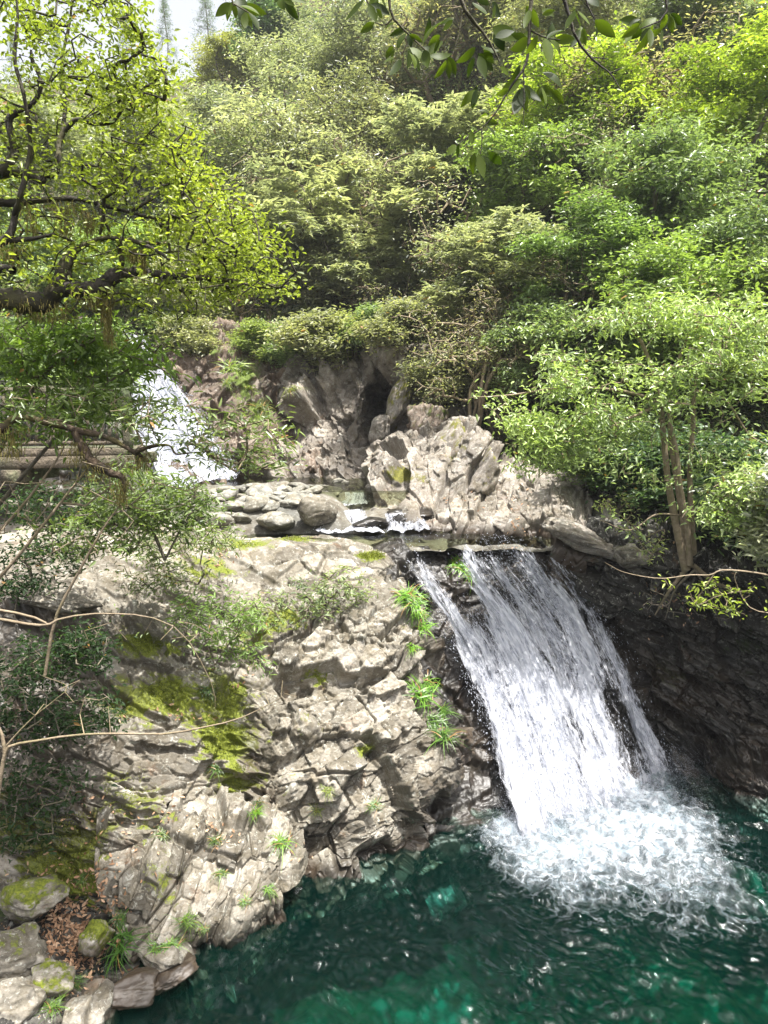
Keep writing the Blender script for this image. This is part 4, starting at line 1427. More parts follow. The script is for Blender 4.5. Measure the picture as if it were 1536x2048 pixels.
T('broad', 0, 1160, 90, 440, YG, 'bright yellow-green tree on the upper slope, below the hanging leaves', wide=1.2)
T('broad', 1, 1470, 60, 420, YG, 'brightest yellow-green tree, in the upper right corner', wide=1.25)
T('broad', 2, 1050, 230, 560, (0.175, 0.25, 0.075), 'light green tree just right of the lowest hanging leaves', wide=1.15)
T('broad', 0, 1310, 250, 640, G_, 'mid green tree with a forked dark trunk on the right slope', wide=1.1, rz=2.2)
T('broad', 2, 1510, 370, 740, G_, 'green tree against the right edge, below the brightest yellow one', wide=1.1)
T('broad', 1, 1170, 400, 730, (0.15, 0.225, 0.075), 'green tree in the middle of the right slope', wide=1.15, rz=4)
T('whorl', 0, 1000, 420, 720, SV, 'pale tree with star-shaped leaf clusters above the brown thicket', wide=1.2, rz=2, leafm=M_leafg)
T('whorl', 1, 820, 430, 680, SV, 'silvery shrub tree above the cave cliff', wide=1.2, rz=1, leafm=M_leafg)
T('twig', 0, 900, 500, 800, OL, 'brown tangle of bare stems hanging over the cave', 'thicket', 'thicket', wide=1.2)
T('twig', 1, 800, 540, 760, OL, 'smaller brown thicket on top of the cave cliff', 'thicket', 'thicket', wide=1.3)
T('twig', 0, 1000, 560, 850, BR, 'brown stems right of the cave, under the green layered tree', 'thicket', 'thicket', wide=1.1, rz=3)
T('broad', 0, 1330, 470, 860, (0.175, 0.25, 0.075), 'light green layered tree in the middle right, above the big leaning tree', wide=1.15)
T('broad', 1, 1120, 590, 900, G_, 'green layered tree overhanging the cave side', wide=1.1, rz=2)
T('broad', 2, 1530, 560, 900, (0.16, 0.21, 0.05), 'olive green tree on the right edge above the silver-leaved branches', wide=1.1, rz=1)
T('bush', 0, 655, 610, 740, SV, 'bright silver-green shrub on top of the pinkish cliff', 'shrub', 'shrub', wide=1.2)
T('bush', 1, 560, 630, 740, G_, 'green shrub at the top of the brown rock wall', 'shrub', 'shrub', wide=1.3)
T('bush', 0, 420, 590, 700, OL, 'olive shrub hanging above the upper waterfall', 'shrub', 'shrub', wide=1.4)
T('twig', 1, 500, 540, 720, BR, 'tan leafless thicket over the brown rock wall', 'thicket', 'thicket', wide=1.3)
T('bush', 1, 720, 640, 740, OL, 'reddish olive scrub on the edge of the cave cliff', 'shrub', 'shrub', wide=1.3)
T('bush', 1, 470, 600, 715, OL, 'olive bush on the rim of the brown rock wall, above the bright grass', 'shrub', 'shrub', wide=1.5)
T('bush', 0, 620, 600, 705, (0.19, 0.22, 0.11), 'grey-green bush where the brown wall meets the pinkish cliff', 'shrub', 'shrub', wide=1.5)
T('bush', 1, 790, 600, 700, OL, 'olive bush hanging over the cave mouth', 'shrub', 'shrub', wide=1.5, Y=23.2)
T('bush', 0, 400, 630, 712, OL, 'low olive bush on the flat rim beside the upper waterfall', 'shrub', 'shrub', wide=1.5, Y=26.4)
T('bush', 1, 525, 640, 716, (0.19, 0.24, 0.09), 'yellowish low bush on the flat rim of the brown wall', 'shrub', 'shrub', wide=1.4, Y=26.3)
T('bush', 0, 590, 640, 725, G_, 'small green bush at the end of the brown wall rim', 'shrub', 'shrub', wide=1.3, Y=26.2)
T('twig', 0, 720, 520, 700, OL, 'leggy olive thicket above the pinkish cliff', 'thicket', 'thicket', wide=1.4, rz=2)
T('twig', 1, 950, 560, 830, OL, 'hanging brown stems just right of the cave', 'thicket', 'thicket', wide=1.2, rz=4, Y=21.0)
T('bush', 0, 880, 690, 800, OL, 'dull scrub on the shoulder right of the cave', 'shrub', 'shrub', wide=1.4, Y=22.4)
T('bush', 1, 640, 625, 735, OL, 'olive bush draped over the left shoulder of the cave cliff', 'shrub', 'shrub', wide=1.5, Y=25.2)
T('bush', 0, 700, 615, 715, (0.20, 0.23, 0.10), 'yellow-olive bush on the middle of the cave cliff top', 'shrub', 'shrub', wide=1.5, Y=25.0)
T('bush', 1, 745, 610, 700, G_, 'green bush between the cave mouth and the cliff top', 'shrub', 'shrub', wide=1.3, Y=24.8)
T('bush', 1, 330, 610, 700, G_, 'green bush on the rim left of the upper waterfall', 'shrub', 'shrub', wide=1.5)
for q_ in [(620, 180, 420, 0, SV, 'grey-green feathery twigs in front of the grey-olive thicket tree'), (760, 240, 500, 1, SV, 'pale stemmed shrub tree between the silvery crowns'),
           (840, 330, 600, 0, OL, 'leggy pale tree just above the smaller brown thicket'), (950, 330, 640, 1, SV, 'pale bare-stemmed tree left of the star-leaved one'),
           (1080, 480, 800, 0, OL, 'bare-stemmed olive tree between the green tree and the brown stems'), (540, 300, 560, 1, SV, 'thin pale stems below the mid green far tree'),
           (1220, 180, 480, 0, SV, 'pale stems rising between the two yellow-green trees'), (1420, 420, 760, 1, OL, 'leggy olive tree behind the layered light green one')]:
    T('twig', q_[3], q_[0], q_[1], q_[2], q_[4], q_[5], 'thicket', 'thicket', wide=1.2)
# behind the left canopy
T('broad', 1, 60, 430, 700, G_, 'green tree behind the left canopy, over the bridge end', wide=1.2, rz=0.4)
T('broad', 2, 220, 400, 680, (0.175, 0.25, 0.075), 'light green tree behind the mossy limb', wide=1.2, rz=1.4)
T('fine', 0, 330, 470, 690, OL, 'olive tree behind the moss strands, above the upper waterfall', wide=1.2)
T('broad', 0, 90, 200, 470, FAR, 'pale green tree high behind the left canopy', wide=1.3)
T('broad', 1, 260, 200, 440, FAR, 'pale far tree behind the top of the left canopy', wide=1.3)
T('broad', 2, -80, 250, 560, G_, 'green tree at the left edge behind the canopy', wide=1.2)
T('bush', 0, 170, 650, 790, G_, 'bright broad-leaved bush behind the bridge railing', 'shrub', 'shrub', Y=17.5, wide=1.3)
T('bush', 1, 40, 640, 800, G_, 'broad-leaved bush behind the left end of the bridge railing', 'shrub', 'shrub', Y=17, wide=1.3)
# big leaning tree and its neighbours on the right bank
T('bush', 1, 1200, 820, 955, G_, 'dark green shrub in the shade under the layered tree', 'shrub', 'shrub', Y=17.4, wide=1.5)
T('bush', 0, 1480, 850, 1060, DG, 'dark bush behind the leaning trunks', 'shrub', 'shrub', Y=15.8, wide=1.3)
T('bush', 1, 1270, 880, 1000, DG, 'dark bush under the layered tree, left of the leaning trunks', 'shrub', 'shrub', Y=16.6, wide=1.4)
T('bush', 0, 1560, 900, 1140, SV, 'silver-leaved bush at the right edge, below the leaning tree', 'shrub', 'shrub', Y=12.8, wide=1.1, leafm=M_leafg)

# undergrowth covering the hillside
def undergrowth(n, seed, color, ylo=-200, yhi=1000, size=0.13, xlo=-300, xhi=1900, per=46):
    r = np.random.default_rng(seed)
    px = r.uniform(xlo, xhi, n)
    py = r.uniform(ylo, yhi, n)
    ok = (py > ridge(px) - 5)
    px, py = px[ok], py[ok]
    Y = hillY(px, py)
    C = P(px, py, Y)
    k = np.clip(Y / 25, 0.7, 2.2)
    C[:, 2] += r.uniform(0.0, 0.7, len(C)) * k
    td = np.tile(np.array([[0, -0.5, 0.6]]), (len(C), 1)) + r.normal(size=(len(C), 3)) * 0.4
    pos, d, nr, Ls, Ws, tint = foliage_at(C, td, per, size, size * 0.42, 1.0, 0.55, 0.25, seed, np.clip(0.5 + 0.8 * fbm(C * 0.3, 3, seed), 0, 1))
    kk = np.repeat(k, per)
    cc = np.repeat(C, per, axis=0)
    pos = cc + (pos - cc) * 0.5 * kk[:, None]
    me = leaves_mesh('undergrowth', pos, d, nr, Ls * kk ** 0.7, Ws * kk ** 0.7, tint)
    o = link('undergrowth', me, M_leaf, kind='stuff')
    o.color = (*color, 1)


undergrowth(2300, 1, (0.09, 0.135, 0.06))
undergrowth(2600, 2, (0.15, 0.17, 0.10))
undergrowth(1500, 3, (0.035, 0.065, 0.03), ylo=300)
undergrowth(3000, 4, (0.20, 0.25, 0.145), yhi=760)


# ------------------------------------------------------------------ near plants
def ell_targets(regs, seed, gate=False):
    r = np.random.default_rng(seed)
    out = []
    for (x, y, rx, ry, y0, y1, n) in regs:
        a = r.random(n) * 6.28
        q = np.sqrt(r.random(n))
        if gate:
            g = fbm(np.stack([(x + rx * q * np.cos(a)) / 75.0, (y + ry * q * np.sin(a)) / 34.0, 0 * q + seed], -1), 2, seed)
            m = (g > -0.02) | (r.random(n) < 0.12)
            a, q = a[m], q[m]
            n = len(a)
        out.append(P(x + rx * q * np.cos(a), y + ry * q * np.sin(a), r.uniform(y0, y1, n)))
    return np.concatenate(out)


def tubes(name, lines, mat, parent, sides=8, bump=0.0, seed=0):
    """lines: list of (list of world points, [radii])"""
    Vs, Fs, o = [], [], 0
    for q, (pts, rad) in enumerate(lines):
        A = np.array(pts, float)
        seg = np.linalg.norm(np.diff(A, axis=0), axis=1)
        n = max(6, int(seg.sum() / (0.035 if bump else 0.06)))
        C = cr_axis(A, np.linspace(0, len(A) - 1, n))
        R = np.interp(np.linspace(0, 1, n), np.linspace(0, 1, len(rad)), rad)
        d = np.gradient(C, axis=0)
        d /= np.linalg.norm(d, axis=1, keepdims=True)
        ref = np.array([0.3, 1.0, 0.2])
        x = np.cross(d, ref)
        x /= np.linalg.norm(x, axis=1, keepdims=True)
        y = np.cross(d, x)
        a = np.arange(sides) * 2 * math.pi / sides
        ring = x[:, None] * np.cos(a)[None, :, None] + y[:, None] * np.sin(a)[None, :, None]
        V = C[:, None] + ring * R[:, None, None]
        if bump:
            V = C[:, None] + ring * (R[:, None] * (1 + bump * fbm(V * 14, 3, seed + q) * 1.3))[..., None]
        i = np.arange(n * sides).reshape(n, sides)
        f = np.stack([i[:-1], np.roll(i, -1, 1)[:-1], np.roll(i, -1, 1)[1:], i[1:]], -1).reshape(-1, 4)
        Vs.append(V.reshape(-1, 3))
        Fs.append(f + o)
        o += n * sides
    me = mesh_from(name, np.concatenate(Vs), [np.concatenate(Fs)], smooth=True)
    return link(name, me, mat, parent)


def px_line(pts):
    return [P(*q) for q in pts]


# --- left canopy tree
LT = thing('tree', 'dark mossy-limbed tree with yellow-green leaves, reaching in over the bridge', 'tree', tuple(P(-420, 1150, 7.4)))


def child_fix(o):
    o.matrix_parent_inverse = o.parent.matrix_world.inverted() if False else o.matrix_parent_inverse
    return o


bpy.context.view_layer.update()


def under(root, o):
    """keep world-space mesh coordinates under a root placed at its base"""
    o.parent = root
    o.location = -Vector(root.location)
    return o


limbs = [
    ([(-420, 1150, 7.4), (-400, 800, 7.2), (-370, 500, 7.0), (-330, 250, 7.0), (-300, 0, 7.0), (-280, -300, 7.0)], [0.20, 0.18, 0.15, 0.12, 0.09, 0.05]),
    ([(-385, 620, 7.1), (-200, 585, 6.7), (-60, 592, 6.5), (20, 600, 6.4), (85, 604, 6.4), (120, 580, 6.4), (165, 580, 6.4), (205, 575, 6.4), (225, 556, 6.4), (255, 546, 6.4), (295, 546, 6.4), (345, 553, 6.4), (400, 556, 6.4), (470, 563, 6.4), (560, 572, 6.3)], [0.10, 0.085, 0.075, 0.07, 0.075, 0.055, 0.045, 0.06, 0.05, 0.032, 0.026, 0.022, 0.018, 0.012, 0.006]),
    ([(232, 550, 6.4), (244, 525, 6.4), (240, 500, 6.4), (236, 485, 6.3), (262, 480, 6.3), (310, 500, 6.2), (340, 520, 6.1)], [0.025, 0.022, 0.018, 0.015, 0.012, 0.01, 0.006]),
    ([(110, 590, 6.4), (122, 560, 6.4), (136, 522, 6.4), (152, 500, 6.4), (195, 480, 6.4), (225, 476, 6.4), (280, 484, 6.4), (335, 488, 6.4)], [0.05, 0.055, 0.04, 0.02, 0.016, 0.014, 0.011, 0.006]),
    ([(-365, 480, 7.0), (-160, 440, 6.7), (-60, 370, 6.5), (0, 345, 6.4), (24, 315, 6.4), (26, 285, 6.4), (18, 240, 6.4), (40, 220, 6.4), (68, 205, 6.4), (82, 165, 6.4), (66, 125, 6.4), (62, 100, 6.4)], [0.06, 0.05, 0.035, 0.028, 0.026, 0.024, 0.02, 0.018, 0.016, 0.014, 0.011, 0.006]),
    ([(-40, 362, 6.5), (10, 346, 6.5), (60, 352, 6.6), (84, 362, 6.6), (88, 350, 6.6), (112, 346, 6.6), (117, 310, 6.6), (120, 280, 6.7), (150, 240, 6.7), (190, 248, 6.7), (228, 242, 6.7), (248, 210, 6.7), (270, 185, 6.7), (320, 168, 6.7)], [0.03, 0.025, 0.022, 0.02, 0.018, 0.018, 0.017, 0.016, 0.014, 0.012, 0.011, 0.01, 0.008, 0.005]),
    ([(-370, 520, 7.0), (-180, 500, 6.6), (-40, 490, 6.3), (5, 482, 6.2), (22, 465, 6.2), (30, 430, 6.2), (48, 370, 6.2), (58, 330, 6.2), (72, 290, 6.2)], [0.06, 0.05, 0.04, 0.035, 0.024, 0.018, 0.015, 0.012, 0.007]),
    ([(-40, 405, 6.6), (40, 405, 6.6), (90, 400, 6.6), (150, 398, 6.7), (215, 412, 6.7), (260, 425, 6.8), (320, 438, 6.8), (400, 445, 6.9)], [0.03, 0.022, 0.018, 0.016, 0.014, 0.011, 0.008, 0.005]),
    ([(10, 482, 6.2), (60, 478, 6.2), (112, 470, 6.2), (150, 485, 6.3)], [0.02, 0.014, 0.010, 0.006]),
    ([(30, 430, 6.2), (38, 400, 6.1), (60, 300, 6.1), (50, 200, 6.0), (30, 120, 6.0), (35, 20, 6.0), (20, -60, 6.0)], [0.016, 0.014, 0.012, 0.01, 0.009, 0.007, 0.004]),
    ([(118, 300, 6.7), (130, 220, 6.9), (125, 120, 7.0), (140, 40, 7.1), (150, -60, 7.1)], [0.014, 0.012, 0.010, 0.008, 0.005]),
    ([(195, 402, 6.7), (205, 440, 6.6), (200, 470, 6.6)], [0.012, 0.010, 0.007]),
    ([(-400, 700, 7.2), (-200, 560, 7.5), (-60, 540, 7.6), (30, 540, 7.6)], [0.08, 0.07, 0.06, 0.03]),
    ([(225, 412, 6.7), (245, 340, 6.8), (235, 300, 6.8), (240, 270, 6.9)], [0.012, 0.010, 0.008, 0.005]),
    ([(260, 425, 6.8), (330, 380, 6.9), (380, 340, 7.0), (410, 300, 7.0)], [0.010, 0.009, 0.007, 0.004]),
]
under(LT, tubes('trunk', [(px_line(a), [q * 1.25 + 0.002 for q in b]) for a, b in limbs], M_barkd, None, 8, 0.35, 5))
net = Net()
for a, b in limbs:
    net.poly(px_line(a), r=b, step=0.10)
r_ = np.random.default_rng(44)
XM = ([-80, 0, 80, 130, 200, 250, 300, 350, 400, 450, 500, 540, 575, 600, 640], [250, 262, 300, 345, 335, 395, 420, 440, 490, 535, 570, 610, 585, 500, 400])
pts = []
while len(pts) < 880:
    y = r_.uniform(-80, 640)
    xm = np.interp(y, *XM)
    x = xm - abs(r_.normal()) * 190 if r_.random() < 0.65 else r_.uniform(-200, xm)
    if x < -200:
        continue
    if y < 130 and r_.random() < 0.30:
        continue
    # clumping
    if fbm(np.array([[x / 70., y / 45., 0.3]]), 2, 6)[0] < -0.08 and r_.random() < 0.75:
        continue
    if y > 590 and r_.random() < 0.5:
        continue
    pts.append(P(x, y, r_.uniform(5.9, 7.6)))
k0 = len(net.p)
net.grow(np.array(pts), step=0.10, bend=0.16, sag=0.03)
for q in range(k0):
    net.fixed[q] = 0.0
p = np.array(net.p)
under(LT, link('twigs', net.mesh('twigs', 0.0040, 0.44, 4, rmin=0.0012, rmax=0.02), M_barkd, None))
tips, tdir = p[net.tips], np.array(net.tdir)
f = foliage_at(tips, tdir, 17, 0.056, 0.026, 0.085, 0.55, 0.25, 4, np.clip(0.5 + 0.8 * fbm(tips * 1.3, 2, 4), 0, 1), back=0.25)
o = under(LT, link('crown', leaves_mesh('crown', *f), M_leaf, None))
o.color = (0.172, 0.215, 0.04, 1)


def moss_strand(root, px, py, Y, lpx, wpx, seed):
    r = np.random.default_rng(seed)
    n = 190
    L = lpx / F * Y
    wd = wpx / F * Y
    t = r.random(n)
    A = P(px, py, Y)[None] + np.stack([r.normal(size=n) * wd * 0.5 * (1 - 0.6 * t), r.normal(size=n) * wd * 0.5, -t * L * 0.85], -1)
    d = np.stack([r.normal(size=n) * 0.18, r.normal(size=n) * 0.18, -np.ones(n)], -1)
    B = A + d * (L * r.uniform(0.1, 0.3, n))[:, None]
    me = edges_mesh('hanging_moss', A, B, np.full(n, 0.004), np.full(n, 0.0012), 3)
    o = link('hanging_moss', me, M_moss, kind='stuff')
    under(root, o)


for q in ((212, 580, 6.38, 110, 18), (115, 600, 6.38, 45, 60), (60, 605, 6.4, 36, 70), (190, 580, 6.38, 40, 40), (60, 405, 6.55, 60, 26), (125, 400, 6.6, 75, 34), (265, 495, 6.3, 30, 16), (285, 500, 6.3, 60, 8), (15, 485, 6.2, 40, 50), (175, 420, 6.65, 50, 24)):
    moss_strand(LT, *q, seed=int(q[0]))

# --- lower mossy limb over the bridge
LM = thing('tree', 'mossy brown limb with dangling moss, crossing in front of the bridge', 'tree', tuple(P(-330, 1150, 7.0)))
limbs2 = [
    ([(-330, 1150, 7.0), (-220, 1000, 6.8), (-80, 900, 6.6), (0, 858, 6.5), (30, 836, 6.5), (90, 843, 6.5), (150, 860, 6.5), (205, 872, 6.5), (262, 900, 6.5), (285, 912, 6.5)], [0.10, 0.09, 0.06, 0.04, 0.036, 0.032, 0.030, 0.026, 0.022, 0.016]),
    ([(270, 905, 6.5), (295, 895, 6.45), (318, 890, 6.4), (340, 892, 6.4), (352, 908, 6.4), (380, 906, 6.4), (430, 902, 6.4)], [0.022, 0.018, 0.014, 0.010, 0.009, 0.007, 0.003]),
    ([(150, 862, 6.5), (165, 895, 6.5), (190, 928, 6.5), (222, 946, 6.5), (245, 955, 6.5), (250, 985, 6.5)], [0.03, 0.04, 0.045, 0.04, 0.03, 0.012]),
]
under(LM, tubes('trunk', [(px_line(a), b) for a, b in limbs2], M_barkm, None, 8, 0.45, 15))
for q in ((160, 880, 6.5, 50, 40), (195, 925, 6.5, 40, 50), (240, 955, 6.5, 60, 24), (280, 905, 6.5, 40, 36), (20, 850, 6.5, 70, 40)):
    moss_strand(LM, *q, seed=int(q[0]) + 1000)
net = Net()
for a, b in limbs2:
    net.poly(px_line(a), r=b, step=0.12)
k0 = len(net.p)
net.grow(ell_targets([(500, 880, 110, 70, 6.0, 7.4, 60), (330, 840, 90, 60, 6.0, 7.2, 50), (150, 800, 160, 50, 6.2, 7.4, 40)], 3), step=0.12, bend=0.1, sag=0.03)
for q in range(k0):
    net.fixed[q] = 0.0
p = np.array(net.p)
under(LM, link('twigs', net.mesh('twigs', 0.003, 0.42, 4, rmin=0.001, rmax=0.02), M_barkl, None))
f = foliage_at(p[net.tips], np.array(net.tdir), 12, 0.085, 0.022, 0.09, 0.5, 0.3, 14, back=0.3)
o = under(LM, link('crown', leaves_mesh('crown', *f), M_leafg, None))
o.color = (0.13, 0.18, 0.06, 1)


# --- shrubs hand-set on the left bank
def set_shrub(label, root_px, stems, regs, per, L, Wd, color, seed, spread=0.09, droop=0.4, bark=None, tip=0.004, name='shrub', cat='shrub', leafm=None, step=0.15, bend=0.1):
    root = thing(name, label, cat, tuple(P(*root_px)))
    net = Net()
    for s, rad in stems:
        net.poly(px_line(s), r=rad, step=step)
    net.grow(ell_targets(regs, seed), step=step, bend=bend, sag=0.02)
    p = np.array(net.p)
    under(root, link('stems', net.mesh('stems', tip, 0.42, 5), bark or M_barkg, None))
    if per:
        tips = p[net.tips]
        f = foliage_at(tips, np.array(net.tdir), per, L, Wd, spread, 0.6, droop, seed, np.clip(0.5 + 0.8 * fbm(tips * 1.3, 2, seed), 0, 1), back=0.3)
        o = under(root, link('leaves', leaves_mesh('leaves', *f), leafm or M_leaf, None))
        o.color = (*color, 1)
    return root


set_shrub('leafy bush with long drooping green leaves, in front of the upper waterfall and bridge rail', (-60, 1080, 7.6),
          [([(-60, 1080, 7.6), (0, 900, 7.6), (80, 760, 7.5), (160, 690, 7.4)], [0.03, 0.025, 0.018, 0.008]), ([(-60, 1080, 7.6), (-60, 860, 7.8), (0, 700, 7.9), (60, 640, 7.9)], [0.03, 0.022, 0.015, 0.008]),
           ([(-60, 1080, 7.6), (90, 900, 7.5), (200, 780, 7.4), (270, 730, 7.4)], [0.025, 0.02, 0.012, 0.007])],
          [(90, 680, 150, 60, 7.0, 8.4, 110), (220, 680, 80, 55, 7.0, 8.2, 34), (40, 740, 110, 50, 7.0, 8.0, 30), (170, 800, 90, 50, 7.0, 8.0, 22), (330, 730, 50, 50, 7.0, 8.0, 6), (280, 695, 45, 40, 7.2, 8.0, 14), (90, 830, 110, 60, 6.8, 7.8, 50), (230, 790, 70, 60, 6.8, 7.8, 16)],
          13, 0.12, 0.032, (0.12, 0.19, 0.04), 71, 0.10, 0.5)
set_shrub('grey-green shrub with narrow leaves, hanging in front of the dark bridge arch', (330, 1120, 11.5),
          [([(330, 1120, 11.5), (300, 1050, 11.4), (260, 970, 11.3), (240, 930, 11.2)], [0.03, 0.025, 0.015, 0.008]), ([(330, 1120, 11.5), (370, 1040, 11.4), (390, 990, 11.3)], [0.02, 0.015, 0.008])],
          [(250, 1000, 100, 70, 10.6, 12, 80), (350, 1010, 90, 60, 10.6, 12, 70), (180, 1070, 120, 50, 10.5, 11.6, 50)], 16, 0.13, 0.04, (0.09, 0.13, 0.045), 72, 0.12, 0.35)
set_shrub('sparse shrub of pale narrow leaves, on the crest left of the pale rock slope', (400, 1130, 12.6),
          [([(400, 1130, 12.6), (410, 1080, 12.6), (430, 1050, 12.5)], [0.015, 0.01, 0.006])],
          [(400, 1070, 80, 40, 12, 13.5, 60), (300, 1090, 60, 40, 12, 13, 30), (310, 1150, 100, 40, 11.8, 12.6, 40)], 12, 0.12, 0.03, (0.13, 0.17, 0.07), 73, 0.12, 0.3)
set_shrub('bright shrub with lance-shaped leaves, growing out of the mossy middle of the slope', (430, 1330, 11.7),
          [([(430, 1330, 11.7), (410, 1280, 11.6), (400, 1230, 11.5)], [0.012, 0.01, 0.006]), ([(430, 1330, 11.7), (470, 1270, 11.6), (500, 1230, 11.6)], [0.012, 0.01, 0.006])],
          [(420, 1230, 90, 60, 11.2, 12.2, 80), (480, 1270, 60, 50, 11.2, 12.2, 40), (520, 1330, 30, 40, 11.2, 11.9, 8)], 12, 0.12, 0.028, (0.12, 0.19, 0.05), 74, 0.09, 0.3)
set_shrub('pale creeping plants spread on the upper pinkish part of the rock slope', (640, 1240, 13.4),
          [([(640, 1240, 13.4), (620, 1200, 13.2), (600, 1180, 13.2)], [0.008, 0.006, 0.004])],
          [(640, 1190, 110, 40, 13.0, 13.7, 70), (560, 1220, 90, 40, 12.7, 13.3, 50), (690, 1160, 60, 30, 13.4, 13.9, 24)], 8, 0.11, 0.03, (0.17, 0.22, 0.11), 75, 0.08, 0.2, step=0.2)
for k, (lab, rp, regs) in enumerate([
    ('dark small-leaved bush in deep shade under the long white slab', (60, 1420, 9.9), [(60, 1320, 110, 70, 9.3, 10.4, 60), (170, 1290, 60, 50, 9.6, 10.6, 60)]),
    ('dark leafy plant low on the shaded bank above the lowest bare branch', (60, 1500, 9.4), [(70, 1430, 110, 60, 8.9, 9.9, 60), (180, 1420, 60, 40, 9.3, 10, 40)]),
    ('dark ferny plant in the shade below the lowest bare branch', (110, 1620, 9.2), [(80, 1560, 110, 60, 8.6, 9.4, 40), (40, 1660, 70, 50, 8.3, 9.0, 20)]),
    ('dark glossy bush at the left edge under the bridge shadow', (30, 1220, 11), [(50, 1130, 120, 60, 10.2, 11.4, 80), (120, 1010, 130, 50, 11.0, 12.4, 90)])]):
    rt = set_shrub(lab, rp, [([rp, (rp[0] + 10, rp[1] - 50, rp[2])], [0.012, 0.006])], regs, 16, 0.085, 0.034, (0.02, 0.042, 0.016), 81 + k, 0.10, 0.3, leafm=M_leafh)  # near-black leaf colour carries the shade of the left bank

# saplings and bare branches
set_shrub('pair of thin olive stems leaning across the dark bridge arch, with bare twigs', (-60, 1220, 6.6),
          [([(-60, 1220, 6.6), (30, 1120, 6.6), (110, 1020, 6.6), (180, 930, 6.6), (215, 880, 6.6)], [0.018, 0.016, 0.013, 0.009, 0.004]),
           ([(-40, 1100, 6.7), (20, 1040, 6.7), (70, 980, 6.7), (120, 910, 6.7), (135, 870, 6.7)], [0.018, 0.015, 0.012, 0.008, 0.004]),
           ([(90, 1350, 6.5), (110, 1240, 6.5), (160, 1140, 6.5), (205, 1060, 6.5), (240, 1010, 6.5)], [0.016, 0.015, 0.013, 0.011, 0.006])],
          [(120, 1020, 170, 110, 6.2, 7.2, 60), (300, 960, 120, 70, 6.2, 7.2, 26)], 2, 0.06, 0.025, (0.10, 0.14, 0.05), 91, 0.1, 0.3, M_barkl, 0.0026, 'sapling', 'sapling')
set_shrub('pale bare forked branch with a curving tip, above the mossy rock', (-60, 1225, 6.2),
          [([(-60, 1230, 6.2), (0, 1238, 6.2), (55, 1248, 6.2), (95, 1250, 6.2), (120, 1238, 6.2), (180, 1228, 6.2), (240, 1228, 6.2), (300, 1234, 6.2), (360, 1262, 6.2), (400, 1320, 6.2), (428, 1380, 6.2), (430, 1420, 6.2)], [0.016, 0.015, 0.014, 0.014, 0.011, 0.009, 0.007, 0.006, 0.005, 0.004, 0.003, 0.0015]),
           ([(-60, 1212, 6.2), (0, 1220, 6.2), (60, 1232, 6.2), (92, 1246, 6.2)], [0.014, 0.013, 0.012, 0.010])],
          [(300, 1260, 140, 40, 6.0, 6.5, 14)], 2, 0.05, 0.02, (0.12, 0.17, 0.05), 92, 0.06, 0.3, M_barkl, 0.0022, 'dead_branch', 'branch')
set_shrub('long pale bare branch sweeping low across the mossy rock slope', (-10, 1640, 5.7),
          [([(-12, 1640, 5.7), (0, 1560, 5.7), (8, 1515, 5.7), (20, 1492, 5.7), (70, 1482, 5.7), (150, 1470, 5.7), (240, 1467, 5.7), (330, 1468, 5.7), (400, 1456, 5.7), (470, 1440, 5.7), (520, 1418, 5.7), (562, 1395, 5.7)], [0.022, 0.018, 0.016, 0.014, 0.011, 0.010, 0.0095, 0.009, 0.0075, 0.006, 0.004, 0.002]),
           ([(10, 1505, 5.7), (4, 1470, 5.7), (-10, 1440, 5.7), (-40, 1400, 5.7)], [0.018, 0.014, 0.012, 0.010]),
           ([(14, 1490, 5.7), (60, 1440, 5.7), (110, 1400, 5.7), (160, 1360, 5.7)], [0.008, 0.005, 0.004, 0.002])],
          [(130, 1400, 90, 60, 5.5, 6.0, 14), (560, 1380, 40, 40, 5.6, 5.9, 4)], 0, 0.05, 0.02, (0.12, 0.17, 0.05), 93, 0.06, 0.3, M_barkl, 0.002, 'dead_branch', 'branch')
set_shrub('loose pale twigs with small leaves drooping over the long pale slab', (1290, 1075, 14.6),
          [([(1290, 1075, 14.6), (1240, 1030, 14.5), (1190, 1010, 14.4)], [0.02, 0.012, 0.005]), ([(1290, 1075, 14.6), (1330, 1060, 14.3), (1300, 1110, 14.1)], [0.015, 0.01, 0.004])],
          [(1240, 1000, 50, 22, 14.2, 15.2, 10), (1280, 1050, 40, 25, 14.0, 14.8, 10), (1310, 1100, 40, 30, 13.8, 14.3, 10)], 9, 0.11, 0.036, (0.19, 0.23, 0.10), 95, 0.10, 0.4, M_barkl, 0.0035)
set_shrub('dry tangled roots and twigs hanging below the leaning trunks', (1390, 1140, 13.8),
          [([(1390, 1140, 13.8), (1350, 1180, 13.9), (1330, 1240, 14.0)], [0.03, 0.018, 0.006]), ([(1390, 1140, 13.8), (1420, 1190, 13.8), (1440, 1250, 13.9)], [0.025, 0.015, 0.005])],
          [(1330, 1200, 50, 50, 13.6, 14.2, 22), (1430, 1200, 70, 40, 13.4, 14.0, 22)], 1, 0.08, 0.03, (0.12, 0.15, 0.06), 96, 0.10, 0.4, M_barkg, 0.004, 'root_tangle', 'roots')
